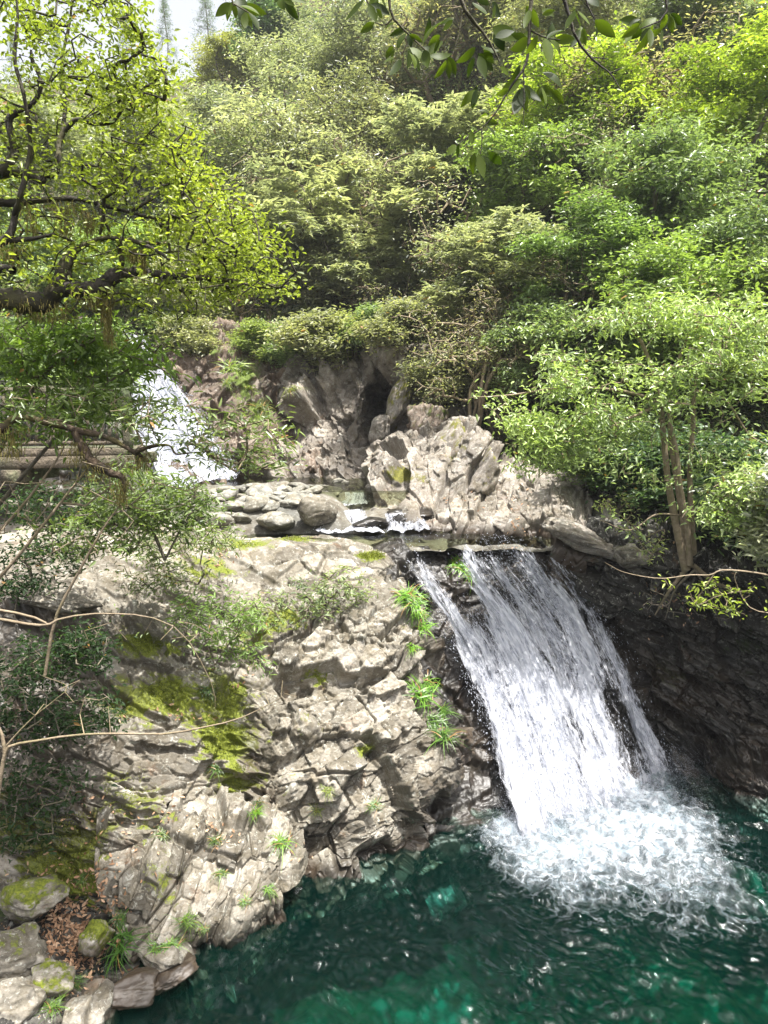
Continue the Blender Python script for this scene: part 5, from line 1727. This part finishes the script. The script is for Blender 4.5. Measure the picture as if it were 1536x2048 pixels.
# branches reaching in from the right, below the leaning tree
set_shrub('thin pale branch arching out over the dark cliff, with a few bright leaves', (1640, 1180, 11.6),
          [([(1640, 1180, 11.6), (1536, 1150, 11.6), (1450, 1140, 11.6), (1420, 1150, 11.6), (1380, 1150, 11.6), (1320, 1157, 11.6), (1250, 1145, 11.6), (1210, 1125, 11.6)], [0.02, 0.016, 0.014, 0.012, 0.010, 0.008, 0.005, 0.003]),
           ([(1430, 1145, 11.6), (1390, 1210, 11.6), (1440, 1190, 11.6), (1500, 1180, 11.6)], [0.010, 0.006, 0.006, 0.004]),
           ([(1640, 1250, 11.4), (1560, 1230, 11.4), (1500, 1215, 11.4), (1470, 1160, 11.4), (1475, 1140, 11.4)], [0.014, 0.010, 0.008, 0.006, 0.003])],
          [(1400, 1180, 60, 20, 11.3, 11.9, 12), (1440, 1210, 50, 12, 11.3, 11.9, 8), (1500, 1200, 60, 50, 11.2, 11.8, 10)], 8, 0.10, 0.035, (0.20, 0.26, 0.04), 94, 0.06, 0.2, M_barkl, 0.003, 'branch', 'branch')

# --- leaning tree with the visible trunks on the right bank
RT = thing('tree', 'light green layered tree leaning out on slender bare trunks above the dark cliff', 'tree', tuple(P(1378, 1130, 13.9)))
limbs3 = [
    ([(1372, 1140, 13.9), (1352, 1050, 13.9), (1336, 960, 13.9), (1328, 880, 13.9), (1318, 800, 13.9), (1290, 700, 13.9), (1240, 620, 13.8)], [0.085, 0.07, 0.06, 0.055, 0.045, 0.035, 0.015]),
    ([(1376, 1130, 14.0), (1366, 1040, 14.1), (1350, 940, 14.2), (1340, 850, 14.2), (1345, 760, 14.2), (1380, 660, 14.2)], [0.07, 0.055, 0.05, 0.045, 0.035, 0.02]),
    ([(1380, 1130, 13.8), (1375, 1060, 13.7), (1362, 980, 13.7), (1352, 900, 13.7), (1330, 800, 13.7)], [0.06, 0.05, 0.045, 0.04, 0.02]),
    ([(1388, 1130, 14.0), (1382, 1020, 14.1), (1380, 930, 14.2), (1386, 850, 14.2), (1392, 760, 14.2), (1430, 680, 14.2)], [0.065, 0.055, 0.05, 0.045, 0.035, 0.02]),
    ([(1320, 810, 13.9), (1250, 840, 13.7), (1180, 872, 13.5), (1100, 860, 13.3), (1040, 840, 13.2)], [0.035, 0.028, 0.02, 0.014, 0.006]),
    ([(1318, 800, 13.9), (1230, 780, 13.6), (1130, 775, 13.4), (1020, 790, 13.2), (940, 795, 13.2)], [0.035, 0.028, 0.02, 0.014, 0.006]),
    ([(1390, 780, 14.2), (1450, 800, 13.9), (1500, 870, 13.7), (1560, 900, 13.5)], [0.03, 0.02, 0.016, 0.01]),
    ([(1385, 1020, 14.0), (1440, 1000, 13.6), (1500, 985, 13.3), (1580, 980, 13.1)], [0.03, 0.025, 0.02, 0.012]),
    ([(1360, 1030, 13.9), (1310, 1030, 13.6), (1260, 1060, 13.4), (1200, 1040, 13.3)], [0.02, 0.016, 0.012, 0.005]),
    ([(1380, 1130, 13.9), (1340, 1180, 14.0), (1310, 1230, 14.3)], [0.05, 0.03, 0.012]),
    ([(1385, 1130, 13.9), (1440, 1170, 13.8), (1520, 1190, 13.4)], [0.05, 0.035, 0.015]),
]
under(RT, tubes('trunk', [(px_line(a), b) for a, b in limbs3], M_barkl, None, 8, 0.12, 25))
net = Net()
for a, b in limbs3[:9]:
    net.poly(px_line(a)[1:], r=b[1:], step=0.15)
k0 = len(net.p)
net.grow(ell_targets([(1000, 815, 85, 40, 12.6, 14, 70), (1120, 800, 120, 55, 12.6, 14.4, 157), (1260, 770, 130, 60, 12.6, 14.6, 175), (1400, 755, 120, 60, 12.6, 14.6, 157), (1510, 745, 70, 60, 12.6, 14.2, 87),
                      (1060, 890, 100, 60, 12.8, 13.8, 105), (1150, 870, 90, 60, 12.8, 14, 70), (1200, 680, 150, 60, 13, 14.8, 140), (1340, 640, 140, 60, 13, 15.0, 140), (1480, 640, 100, 70, 13, 14.8, 105),
                      (1250, 860, 80, 60, 13, 14.4, 42), (1430, 890, 80, 60, 13, 14.4, 52), (1490, 1000, 70, 70, 12.4, 13.4, 122), (1400, 1040, 60, 30, 12.8, 13.6, 28), (1540, 1060, 60, 50, 12.3, 13.2, 63), (1250, 970, 80, 40, 13, 13.8, 21), (1310, 1060, 40, 30, 13, 13.6, 8)], 7, True), step=0.16, bend=0.09, sag=0.05)
for q in range(k0):
    net.fixed[q] = 0.0
p = np.array(net.p)
under(RT, link('twigs', net.mesh('twigs', 0.0045, 0.42, 4, rmin=0.001, rmax=0.03), M_barkl, None))
tips = p[net.tips]
f = foliage_at(tips, np.array(net.tdir), 18, 0.125, 0.042, 0.16, 0.6, 0.4, 31, np.clip(0.5 + 0.8 * fbm(tips * 0.9, 2, 31), 0, 1), back=0.4)
o = under(RT, link('crown', leaves_mesh('crown', *f), M_leafg, None))
o.color = (0.215, 0.29, 0.115, 1)


# --- branches with big leaves hanging in from above
def big_leaves(name, items, seed):
    """items: (bx, by, tx, ty, Y) base and tip in the photo"""
    r = np.random.default_rng(seed)
    Vs, Fs, Ts, o = [], [], [], 0
    n = 9
    for (bx, by, tx, ty, Y) in items:
        A, B = P(bx, by, Y), P(tx, ty, Y + r.normal() * 0.02)
        B = A + (B - A) * 0.98
        L = np.linalg.norm(B - A)
        d = (B - A) / L
        nr = np.array([r.normal() * 0.75, -1.0, r.normal() * 0.5 + 0.2])
        s = np.cross(d, nr)
        s /= np.linalg.norm(s)
        u = np.cross(s, d)
        t = np.linspace(0, 1, n)
        w = 0.40 * L * r.uniform(0.8, 1.1) * np.sin(math.pi * t ** 0.85) ** 0.8 * 0.55
        w[-1] = 0.0005
        w[0] = 0.001
        fold = r.uniform(0.1, 0.45)
        curl = r.uniform(-0.12, 0.12) * L
        C = A + d * (t * L)[:, None] + u * (curl * np.sin(math.pi * t))[:, None]
        V = np.stack([C - s * w[:, None] + u * (fold * w)[:, None], C, C + s * w[:, None] + u * (fold * w)[:, None]], 1)
        i = np.arange(n * 3).reshape(n, 3)
        Vs.append(V.reshape(-1, 3))
        Fs.append(np.stack([i[:-1, :-1], i[:-1, 1:], i[1:, 1:], i[1:, :-1]], -1).reshape(-1, 4) + o)
        Ts.append(np.full(n * 3, np.clip(r.random() ** 1.3, 0, 0.95)))
        o += n * 3
    return mesh_from(name, np.concatenate(Vs), [np.concatenate(Fs)], dict(tint=np.concatenate(Ts)), smooth=True)


def hanging(label, lines, leaves, seed, Y0):
    root = thing('overhanging_branch', label, 'branch', tuple(P(*lines[0][0][0], Y0)))
    under(root, tubes('twigs', [([P(x, y, Y0) for x, y in a], [q * Y0 / F for q in b]) for a, b in lines], M_barkd, None, 6, 0.15, seed))
    r = np.random.default_rng(seed)
    items = [(*q, Y0 + r.normal() * 0.05) for q in leaves]
    for (x0, y0, x1, y1) in leaves:
        if r.random() < 0.75:
            a = r.choice([-1, 1]) * r.uniform(0.4, 1.0)
            dx, dy = (x1 - x0) * 0.9, (y1 - y0) * 0.9
            items.append((x0 + r.normal() * 5, y0 - abs(r.normal()) * 8, x0 + dx * math.cos(a) - dy * math.sin(a), y0 + dx * math.sin(a) + dy * math.cos(a), Y0 + 0.06 + r.random() * 0.1))
    o = under(root, link('leaves', big_leaves('leaves', items, seed), M_leafh, None))
    o.color = (0.045, 0.07, 0.008, 1)
    return root


hanging('small cluster of big dark leaves at the top, nearest the white sky', [([(455, -60), (462, -10), (468, 12)], [2.5, 2, 1.2]), ([(468, 8), (492, 22), (505, 30)], [1.5, 1.2, 0.8])],
        [(462, 6, 430, 34), (468, 8, 472, 38), (492, 24, 486, 62), (498, 26, 518, 62), (480, 12, 520, 30)], 1, 2.3)
hanging('pair of big leaves on a short twig at the top, right of the small cluster', [([(560, -60), (568, -10), (572, 6)], [2, 1.6, 1.0])], [(570, 0, 598, 42), (565, -6, 590, 12), (562, -20, 548, 8)], 2, 2.4)
hanging('hanging branch with scattered big leaves, left part of the spray', [([(775, -80), (778, 0), (786, 35), (808, 60), (840, 90), (860, 110)], [3.5, 3, 2.4, 2, 1.5, 1]), ([(786, 35), (770, 50), (750, 45)], [1.8, 1.4, 1]), ([(905, -80), (920, 0), (945, 40), (970, 70), (985, 95), (1000, 125)], [4.5, 4, 3.2, 2.5, 2, 1.2]), ([(925, 20), (918, 70), (905, 110)], [2, 1.5, 1]), ([(722, -40), (735, 5), (748, 15)], [2, 1.6, 1])],
        [(728, 0, 690, 42), (738, 8, 752, 46), (742, 8, 780, 30), (752, 18, 765, 38), (748, 45, 720, 66), (790, 45, 768, 62), (812, 66, 795, 100), (818, 70, 845, 84), (846, 88, 890, 40), (790, 98, 783, 128), (800, 118, 780, 152), (818, 105, 830, 140), (828, 108, 838, 146), (848, 100, 856, 136), (860, 112, 905, 108), (880, 80, 868, 108), (892, 120, 868, 158), (896, 120, 898, 160), (950, 115, 935, 158), (958, 112, 972, 158), (968, 100, 988, 128), (985, 55, 1040, 80), (990, 75, 1030, 62), (905, 40, 885, 62), (945, 5, 975, 30), (990, 10, 985, 40), (760, -5, 772, 20)], 3, 2.25)
hanging('longest hanging branch, curving down to a drooping tip of three leaves', [([(1075, -80), (1062, 0), (1059, 60), (1056, 110), (1045, 142), (1018, 178), (998, 215), (980, 240), (963, 257)], [4, 3.6, 3.2, 2.8, 2.4, 2, 1.7, 1.4, 1.2]), ([(963, 257), (964, 290), (958, 318), (950, 335)], [1.2, 1, 0.8, 0.6]), ([(963, 257), (935, 275), (912, 292)], [1, 0.8, 0.5]), ([(1047, 138), (1048, 200), (1046, 262)], [1.2, 1, 0.6]), ([(1059, 60), (1090, 75), (1120, 80)], [1.8, 1.4, 1])],
        [(1060, 20, 1048, 58), (1064, 22, 1078, 56), (1058, 80, 1020, 100), (1090, 76, 1100, 132), (1094, 78, 1130, 60), (1110, 80, 1150, 78), (1075, 70, 1050, 110), (1040, 130, 1020, 160), (1018, 178, 990, 190), (950, 180, 920, 216), (955, 180, 942, 210), (962, 182, 950, 212), (1046, 175, 1028, 230), (1048, 178, 1054, 226), (1050, 175, 1060, 200), (1080, 175, 1072, 210), (1084, 175, 1092, 210), (1100, 178, 1128, 210), (1085, 135, 1118, 160), (1085, 145, 1125, 178), (975, 230, 955, 240), (942, 262, 944, 290), (950, 305, 946, 350), (956, 308, 968, 358), (978, 304, 1004, 330), (968, 250, 990, 274), (912, 290, 892, 312), (1000, 135, 1018, 150), (1085, 30, 1110, 20)], 4, 2.15)
hanging('bare-tipped branch hanging with few leaves, right of the longest one', [([(1110, -80), (1128, 0), (1140, 35), (1150, 72), (1178, 112), (1205, 135), (1222, 148), (1240, 178)], [4, 3.6, 3, 2.6, 2.2, 1.8, 1.4, 0.8]), ([(1180, 115), (1200, 116), (1216, 118)], [1.4, 1, 0.6]), ([(1220, 146), (1235, 140), (1248, 132)], [1.2, 0.9, 0.5]), ([(1168, -60), (1172, 0), (1190, 40)], [2, 1.6, 1])],
        [(1150, 20, 1130, 60), (1156, 22, 1180, 50), (1190, 40, 1232, 76), (1194, 42, 1215, 72), (1160, 60, 1140, 96), (1166, 56, 1172, 92), (1175, -10, 1198, 14), (1280, 48, 1242, 76)], 5, 2.3)
hanging('separate short twig with a bunch of big dark leaves, top right', [([(1322, -80), (1332, 0), (1334, 22), (1320, 42), (1296, 52), (1280, 58)], [3, 2.4, 2, 1.6, 1.2, 0.8])],
        [(1300, 55, 1262, 112), (1306, 50, 1288, 98), (1300, 58, 1300, 96), (1334, 28, 1320, 62), (1336, 30, 1346, 68), (1340, 30, 1352, 58), (1326, 60, 1322, 100), (1285, 55, 1262, 80)], 6, 2.2)


# ------------------------------------------------------------------ tufts of grass and dry leaves on the rock
def blades_mesh(name, C, D, Ln, Wd, tint, sag=0.6, seg=4):
    n = len(C)
    D = D / np.linalg.norm(D, axis=1, keepdims=True)
    side = np.cross(D, np.array([0, 0, 1.0]))
    side /= np.linalg.norm(side, axis=1, keepdims=True) + 1e-6
    t = np.linspace(0, 1, seg + 1)
    ctr = C[:, None] + D[:, None] * (t[None, :, None] * Ln[:, None, None])
    ctr[..., 2] -= sag * Ln[:, None] * t[None] ** 2
    w = Wd[:, None] * (1 - t[None] ** 1.6) * 0.5 + 0.0004
    V = np.stack([ctr - side[:, None] * w[..., None], ctr + side[:, None] * w[..., None]], 2)
    i = np.arange(n * (seg + 1) * 2).reshape(n, seg + 1, 2)
    Fq = np.stack([i[:, :-1, 0], i[:, :-1, 1], i[:, 1:, 1], i[:, 1:, 0]], -1).reshape(-1, 4)
    return mesh_from(name, V.reshape(-1, 3), [Fq], dict(tint=np.repeat(tint, (seg + 1) * 2)))


def tuft_mesh(seed, n=70, L=0.34, w=0.012, upw=0.8, sag=0.7):
    r = np.random.default_rng(seed)
    C = r.normal(size=(n, 3)) * np.array([0.05, 0.05, 0.02])
    a = r.random(n) * 6.28
    D = np.stack([np.cos(a), np.sin(a), np.full(n, upw) * r.uniform(0.4, 1.6, n)], -1)
    return blades_mesh('grass_tuft', C, D, L * r.uniform(0.5, 1.2, n), w * r.uniform(0.7, 1.3, n), np.where(r.random(n) < 0.09, 0.995, np.clip(r.random(n), 0, 0.97)), sag)


TU = [tuft_mesh(k) for k in range(4)]


def tuft(px, py, size, label, color=(0.085, 0.17, 0.02), name='grass_tuft', cat='grass tuft'):
    hit = surf_at(px, py)
    if hit is None:
        return
    pnt, nr = hit
    o = link(name, TU[int(px) % 4], M_leaf)
    o.location = tuple(pnt)
    ax = Vector(tuple(nr)) * 0.5 + Vector((0, -0.1, 0.7))
    o.rotation_euler = ax.to_track_quat('Z', 'Y').to_euler()
    edge = px > 780 and py < 1500
    size *= (1.25 if edge else 0.8) * (0.8 + 0.4 * random.random())
    color = (color[0] * 1.35, color[1] * 1.4, color[2]) if edge else color
    o.scale = (size * random.uniform(0.8, 1.2), size, size * random.uniform(0.8, 1.15))
    o.color = (color[0] * 0.8, color[1] * 0.75, color[2] * 0.9, 1)
    o['label'] = label
    o['category'] = cat
    o['group'] = 'grass tufts on the rock'


BG = (0.11, 0.24, 0.02)
for q in [(905, 1118, 0.9, 'grass tuft at the waterfall lip, upper one on the dark wet rock', BG), (925, 1132, 1.1, 'largest bright grass tuft in the middle of the waterfall lip', BG), (945, 1150, 0.9, 'grass tuft hanging lowest at the waterfall lip', BG),
          (815, 1185, 1.1, 'bright tuft at the top of the row along the left edge of the fall', BG), (835, 1225, 1.2, 'second bright tuft down the left edge of the fall', BG), (850, 1250, 1.1, 'third bright tuft down the left edge of the fall', BG), (828, 1210, 0.9, 'small tuft squeezed between the top two of the edge row', BG), (832, 1290, 0.8, 'thin tuft hanging under the bright edge row', BG),
          (855, 1360, 1.3, 'big green tuft on the dark wet edge halfway down the fall', (0.08, 0.17, 0.02)), (850, 1385, 1.3, 'spiky tuft directly under the big wet-edge tuft', (0.07, 0.16, 0.02)), (868, 1440, 1.1, 'dark green tuft low on the wet edge beside the fall', (0.06, 0.13, 0.02)), (885, 1465, 1.1, 'lowest dark tuft on the wet edge beside the fall', (0.05, 0.11, 0.02)), (890, 1420, 0.8, 'small shaded tuft nearest the falling water', (0.05, 0.11, 0.02)),
          (660, 1575, 0.8, 'yellowish tuft in a crack of the blocky rock face', (0.16, 0.22, 0.03)), (755, 1615, 0.9, 'tuft low on the blocky rock face near the dark overhang', (0.09, 0.19, 0.02)), (630, 1615, 0.6, 'little yellow-green tuft at the bottom of the blocky face', (0.15, 0.2, 0.03)),
          (510, 1620, 0.9, 'tuft at the top of the rounded outcrop beside the dark crack', BG), (565, 1680, 1.1, 'bright tuft on the right shoulder of the rounded outcrop', BG), (435, 1675, 0.9, 'tuft with dry leaves near the top of the rounded outcrop', (0.08, 0.15, 0.02)), (325, 1665, 0.8, 'small tuft on the left shoulder of the rounded outcrop', (0.09, 0.16, 0.02)), (445, 1740, 0.7, 'tuft in the upright crack of the rounded outcrop', (0.09, 0.17, 0.02)),
          (380, 1845, 0.9, 'tuft at the foot of the upright crack, above the waterline', (0.1, 0.19, 0.02)), (415, 1850, 0.6, 'smaller tuft beside the one at the foot of the crack', (0.1, 0.19, 0.02)), (540, 1770, 0.6, 'tuft hanging on the pool side of the rounded outcrop', BG), (495, 1795, 0.5, 'tiny tuft near the water on the rounded outcrop', BG), (345, 1885, 0.9, 'grass strip along the low pale rock at the waterline', BG), (320, 1890, 0.8, 'left end of the grass strip on the low pale rock', BG),
          (240, 1890, 1.5, 'largest dark green spiky tuft, among the dry leaves at the shore', (0.06, 0.15, 0.02)), (245, 1830, 1.0, 'tuft right above the largest spiky one', (0.08, 0.15, 0.02)), (165, 1750, 0.9, 'tuft in the shade above the dry leaves', (0.07, 0.14, 0.02)), (110, 2010, 0.8, 'tuft at the waterline between corner boulders', (0.08, 0.16, 0.02)), (160, 1960, 0.7, 'tuft below the mossy stone at the shore', (0.07, 0.14, 0.02)),
          (425, 1530, 0.9, 'dark tuft on the mossy slope above the rounded outcrop', (0.06, 0.13, 0.02)), (420, 1375, 0.9, 'dark tuft beside the trickle in the moss', (0.05, 0.11, 0.02)), (515, 1600, 0.7, 'shaded tuft inside the dark crack', (0.04, 0.09, 0.02)),
          (470, 735, 3.0, 'bright grassy clump on top of the brown rock wall', (0.14, 0.22, 0.02)), (490, 740, 2.6, 'right half of the bright grassy clump on the brown wall', (0.14, 0.22, 0.02)), (515, 810, 2.6, 'mossy grass hanging down the middle of the brown rock wall', (0.13, 0.18, 0.03)), (580, 775, 2.4, 'yellow-green clump beside the pinkish cliff', (0.14, 0.18, 0.03)), (450, 760, 2.2, 'grass hanging left of the bright clump on the brown wall', (0.12, 0.19, 0.02)), (505, 770, 2.2, 'grass hanging under the bright clump on the brown wall', (0.12, 0.19, 0.02))]:
    tuft(*q)


# raised cushions of moss on the rock slope
Vr, Xr, Nr = SURF[0]
mr_ = o_moss['rock_outcrop'].ravel()
r_ = np.random.default_rng(12)
pm = np.clip((mr_ + 0.35 * fbm(Vr * 4.0, 3, 8) - 0.62) * 2.2, 0, 1) * (Nr[:, 2] > 0.1)
pk = np.nonzero(r_.random(len(pm)) < pm)[0]
pk = r_.choice(pk, min(26000, len(pk)), replace=False)
m = len(pk)
dm = Nr[pk] + r_.normal(size=(m, 3)) * 0.7
mo_ = link('moss_growth', leaves_mesh('moss_growth', Vr[pk] + r_.normal(size=(m, 3)) * 0.008, dm, r_.normal(size=(m, 3)), r_.uniform(0.018, 0.045, m), np.full(m, 0.014), np.clip(r_.random(m), 0, 0.97)), M_leaf, kind='stuff')
mo_.color = (0.115, 0.135, 0.014, 1)


def litter(name, spots, seed, L=0.07, label=None):
    r = np.random.default_rng(seed)
    pos, nr = [], []
    for (x, y, rx, ry, n) in spots:
        for k in range(n):
            h = surf_at(x + r.normal() * rx, y + r.normal() * ry, 3)
            if h is None:
                continue
            if h[1][2] < 0.05:
                continue
            pos.append(h[0] + h[1] * 0.015)
            nr.append(h[1])
    pos, nr = np.array(pos), np.array(nr)
    m = len(pos)
    d = r.normal(size=(m, 3))
    d -= nr * (d * nr).sum(1)[:, None] * 0.8
    nn = nr + r.normal(size=(m, 3)) * 0.35
    Ls = L * r.uniform(0.5, 1.3, m)
    me = leaves_mesh(name, pos, d, nn, Ls, Ls * 0.42, r.random(m), 0.3, -0.3)
    link(name, me, M_litter, kind='stuff')


litter('fallen_leaves', [(130, 1830, 45, 60, 520), (170, 1880, 40, 40, 320), (110, 1900, 50, 40, 200), (90, 1790, 30, 30, 80), (200, 1800, 25, 25, 60), (130, 1930, 40, 30, 80), (40, 1920, 30, 20, 40), (320, 1630, 50, 20, 60), (440, 1670, 20, 15, 20), (150, 1610, 60, 30, 30),
                          (330, 1430, 50, 10, 50), (490, 1340, 30, 20, 20), (300, 1050, 60, 15, 60), (930, 1000, 50, 12, 40), (1040, 1030, 14, 40, 50), (1030, 1070, 10, 20, 30), (1330, 1180, 30, 50, 60), (1440, 1190, 60, 30, 60), (600, 1700, 20, 20, 8), (440, 1110, 20, 12, 30), (230, 1700, 40, 40, 40)], 5)


# ------------------------------------------------------------------ footbridge
def box_mesh(name, a, b, hw, hh, bev=0.012, seed=0, n=24):
    """weathered beam from a to b, half width hw, half height hh"""
    a, b = np.array(a, float), np.array(b, float)
    d = b - a
    L = np.linalg.norm(d)
    d /= L
    ref = np.array([0, 0, 1.0]) if abs(d[2]) < 0.9 else np.array([0, 1.0, 0])
    s = np.cross(d, ref)
    s /= np.linalg.norm(s)
    u = np.cross(s, d)
    prof = np.array([(-hw + bev, -hh), (hw - bev, -hh), (hw, -hh + bev), (hw, hh - bev), (hw - bev, hh), (-hw + bev, hh), (-hw, hh - bev), (-hw, -hh + bev)])
    t = np.linspace(0, L, n)
    V = a + d * t[:, None, None] + s * prof[None, :, 0:1] + u * prof[None, :, 1:2]
    V = V + 0.006 * np.stack([vnoise(V * 7, 1), vnoise(V * 7, 2), vnoise(V * 7, 3)], -1)
    i = np.arange(n * 8).reshape(n, 8)
    f = np.stack([i[:-1], np.roll(i, -1, 1)[:-1], np.roll(i, -1, 1)[1:], i[1:]], -1).reshape(-1, 4)
    caps = [i[0][::-1][None], i[-1][None]]
    return mesh_from(name, V.reshape(-1, 3), [f] + caps)


bl, br = P(-420, 905, 13.0), P(270, 905, 14.6)
br[2] = bl[2] = P(0, 905, 13.8)[2]
BRG = thing('footbridge', 'weathered concrete footbridge with a railing of thin upright bars, half hidden by leaves', 'footbridge', tuple((bl + br) / 2))
zd = bl[2]


def bpt(t, dz, dy=0.0):
    q = bl * (1 - t) + br * t
    return q + np.array([0, dy, dz])


under(BRG, link('deck', box_mesh('deck', bpt(0, -0.02, 0.7), bpt(1, -0.02, 0.7), 0.78, 0.07, n=60), M_conc))
under(BRG, link('beam', box_mesh('beam', bpt(0, -0.20), bpt(1, -0.20), 0.12, 0.11, n=60), M_conc))
under(BRG, link('beam', box_mesh('beam', bpt(0, -0.20, 1.4), bpt(1, -0.20, 1.4), 0.12, 0.11, n=60), M_conc))
under(BRG, link('handrail', box_mesh('handrail', bpt(0, 1.16), bpt(1, 1.16), 0.05, 0.045, n=60), M_conc))
under(BRG, link('bottom_rail', box_mesh('bottom_rail', bpt(0, 0.16), bpt(1, 0.16), 0.035, 0.035, n=60), M_conc))
nbal = 44
for k in range(nbal):
    t = (k + 0.5) / nbal
    under(BRG, link('railing_bar', box_mesh('railing_bar', bpt(t, 0.19), bpt(t, 1.12), 0.028, 0.028, 0.008, n=6), M_conc))
for k in range(5):
    t = 0.02 + k * 0.24
    under(BRG, link('railing_post', box_mesh('railing_post', bpt(t, 0.05, 0.0), bpt(t, 1.24, 0.0), 0.075, 0.075, 0.01, n=8), M_conc))
for t in (0.62,):
    under(BRG, link('pier', box_mesh('pier', bpt(t, -0.35, 0.5), bpt(t, -3.2, 0.5), 0.16, 0.16, 0.02, n=12), M_conc))
    under(BRG, link('cross_beam', box_mesh('cross_beam', bpt(t, -0.46, -0.25), bpt(t, -0.46, 1.6), 0.15, 0.13, 0.02, n=12), M_conc))

# ------------------------------------------------------------------ HAZE
hz = NT('haze_air')
pv = hz.n('ShaderNodeVolumePrincipled')
pv.inputs['Color'].default_value = (0.93, 0.96, 1.0, 1)
pv.inputs['Density'].default_value = 0.0005
pv.inputs['Anisotropy'].default_value = 0.2
hz.l(pv.outputs[0], hz.out.inputs['Volume'])
x0, x1, y0, y1, z0, z1 = -90, 110, -6, 140, -7.5, 75
Vh = np.array([[x, y, z] for z in (z0, z1) for y in (y0, y1) for x in (x0, x1)], float)
Fh = np.array([[0, 2, 3, 1], [4, 5, 7, 6], [0, 1, 5, 4], [2, 6, 7, 3], [0, 4, 6, 2], [1, 3, 7, 5]])
link('haze', mesh_from('haze', Vh, [Fh]), hz.m, kind='stuff')

# ------------------------------------------------------------------ LIGHT
SUN = Vector((0.20, -0.22, 0.95)).normalized()
el = math.asin(SUN.z)
az = math.atan2(SUN.x, SUN.y)
w = bpy.data.worlds.new('World')
scene.world = w
w.use_nodes = True
nt = w.node_tree
nt.nodes.clear()
sky = nt.nodes.new('ShaderNodeTexSky')
sky.sky_type = 'NISHITA'
sky.sun_disc = False
sky.sun_elevation = el
sky.sun_rotation = az
sky.air_density = 1.0
sky.dust_density = 10.0
sky.ozone_density = 1.0
bg = nt.nodes.new('ShaderNodeBackground')
bg.inputs[1].default_value = 0.11
wo = nt.nodes.new('ShaderNodeOutputWorld')
hs = nt.nodes.new('ShaderNodeHueSaturation')
hs.inputs['Saturation'].default_value = 0.3
nt.links.new(sky.outputs[0], hs.inputs['Color'])
tc = nt.nodes.new('ShaderNodeTexCoord')
sx = nt.nodes.new('ShaderNodeSeparateXYZ')
nt.links.new(tc.outputs['Generated'], sx.inputs[0])
mr = nt.nodes.new('ShaderNodeMapRange')
nt.links.new(sx.outputs['Z'], mr.inputs[0])
for k_, v_ in enumerate((0.25, 0.8, 1.9, 0.9)):          # added sky gain: brighter near the horizon, dimmer overhead to hold fill down
    mr.inputs[k_ + 1].default_value = v_
vm = nt.nodes.new('ShaderNodeVectorMath')
vm.operation = 'SCALE'
nt.links.new(hs.outputs[0], vm.inputs[0])
nt.links.new(mr.outputs[0], vm.inputs['Scale'])
nt.links.new(vm.outputs[0], bg.inputs[0])
nt.links.new(bg.outputs[0], wo.inputs[0])
sd = bpy.data.lights.new('sun', 'SUN')
sd.energy = 4.8
sd.angle = math.radians(0.6)
sd.color = (1.0, 0.965, 0.91)
so = bpy.data.objects.new('sun', sd)
COL.objects.link(so)
so.rotation_euler = SUN.to_track_quat('Z', 'Y').to_euler()

scene.view_settings.view_transform = 'Standard'
scene.view_settings.look = 'None'
scene.view_settings.exposure = 1.27
scene.view_settings.gamma = 1.0
scene.render.engine = 'CYCLES'
scene.cycles.max_bounces = 7
scene.cycles.diffuse_bounces = 3
scene.cycles.glossy_bounces = 3
scene.cycles.transmission_bounces = 3
scene.cycles.transparent_max_bounces = 24
scene.cycles.volume_bounces = 0
scene.cycles.caustics_reflective = False
scene.cycles.caustics_refractive = False
scene.cycles.use_denoising = True
scene.cycles.denoiser = 'OPENIMAGEDENOISE'
scene.cycles.denoising_input_passes = 'RGB_ALBEDO_NORMAL'
scene.cycles.denoising_prefilter = 'ACCURATE'
scene.cycles.sample_clamp_indirect = 6.0
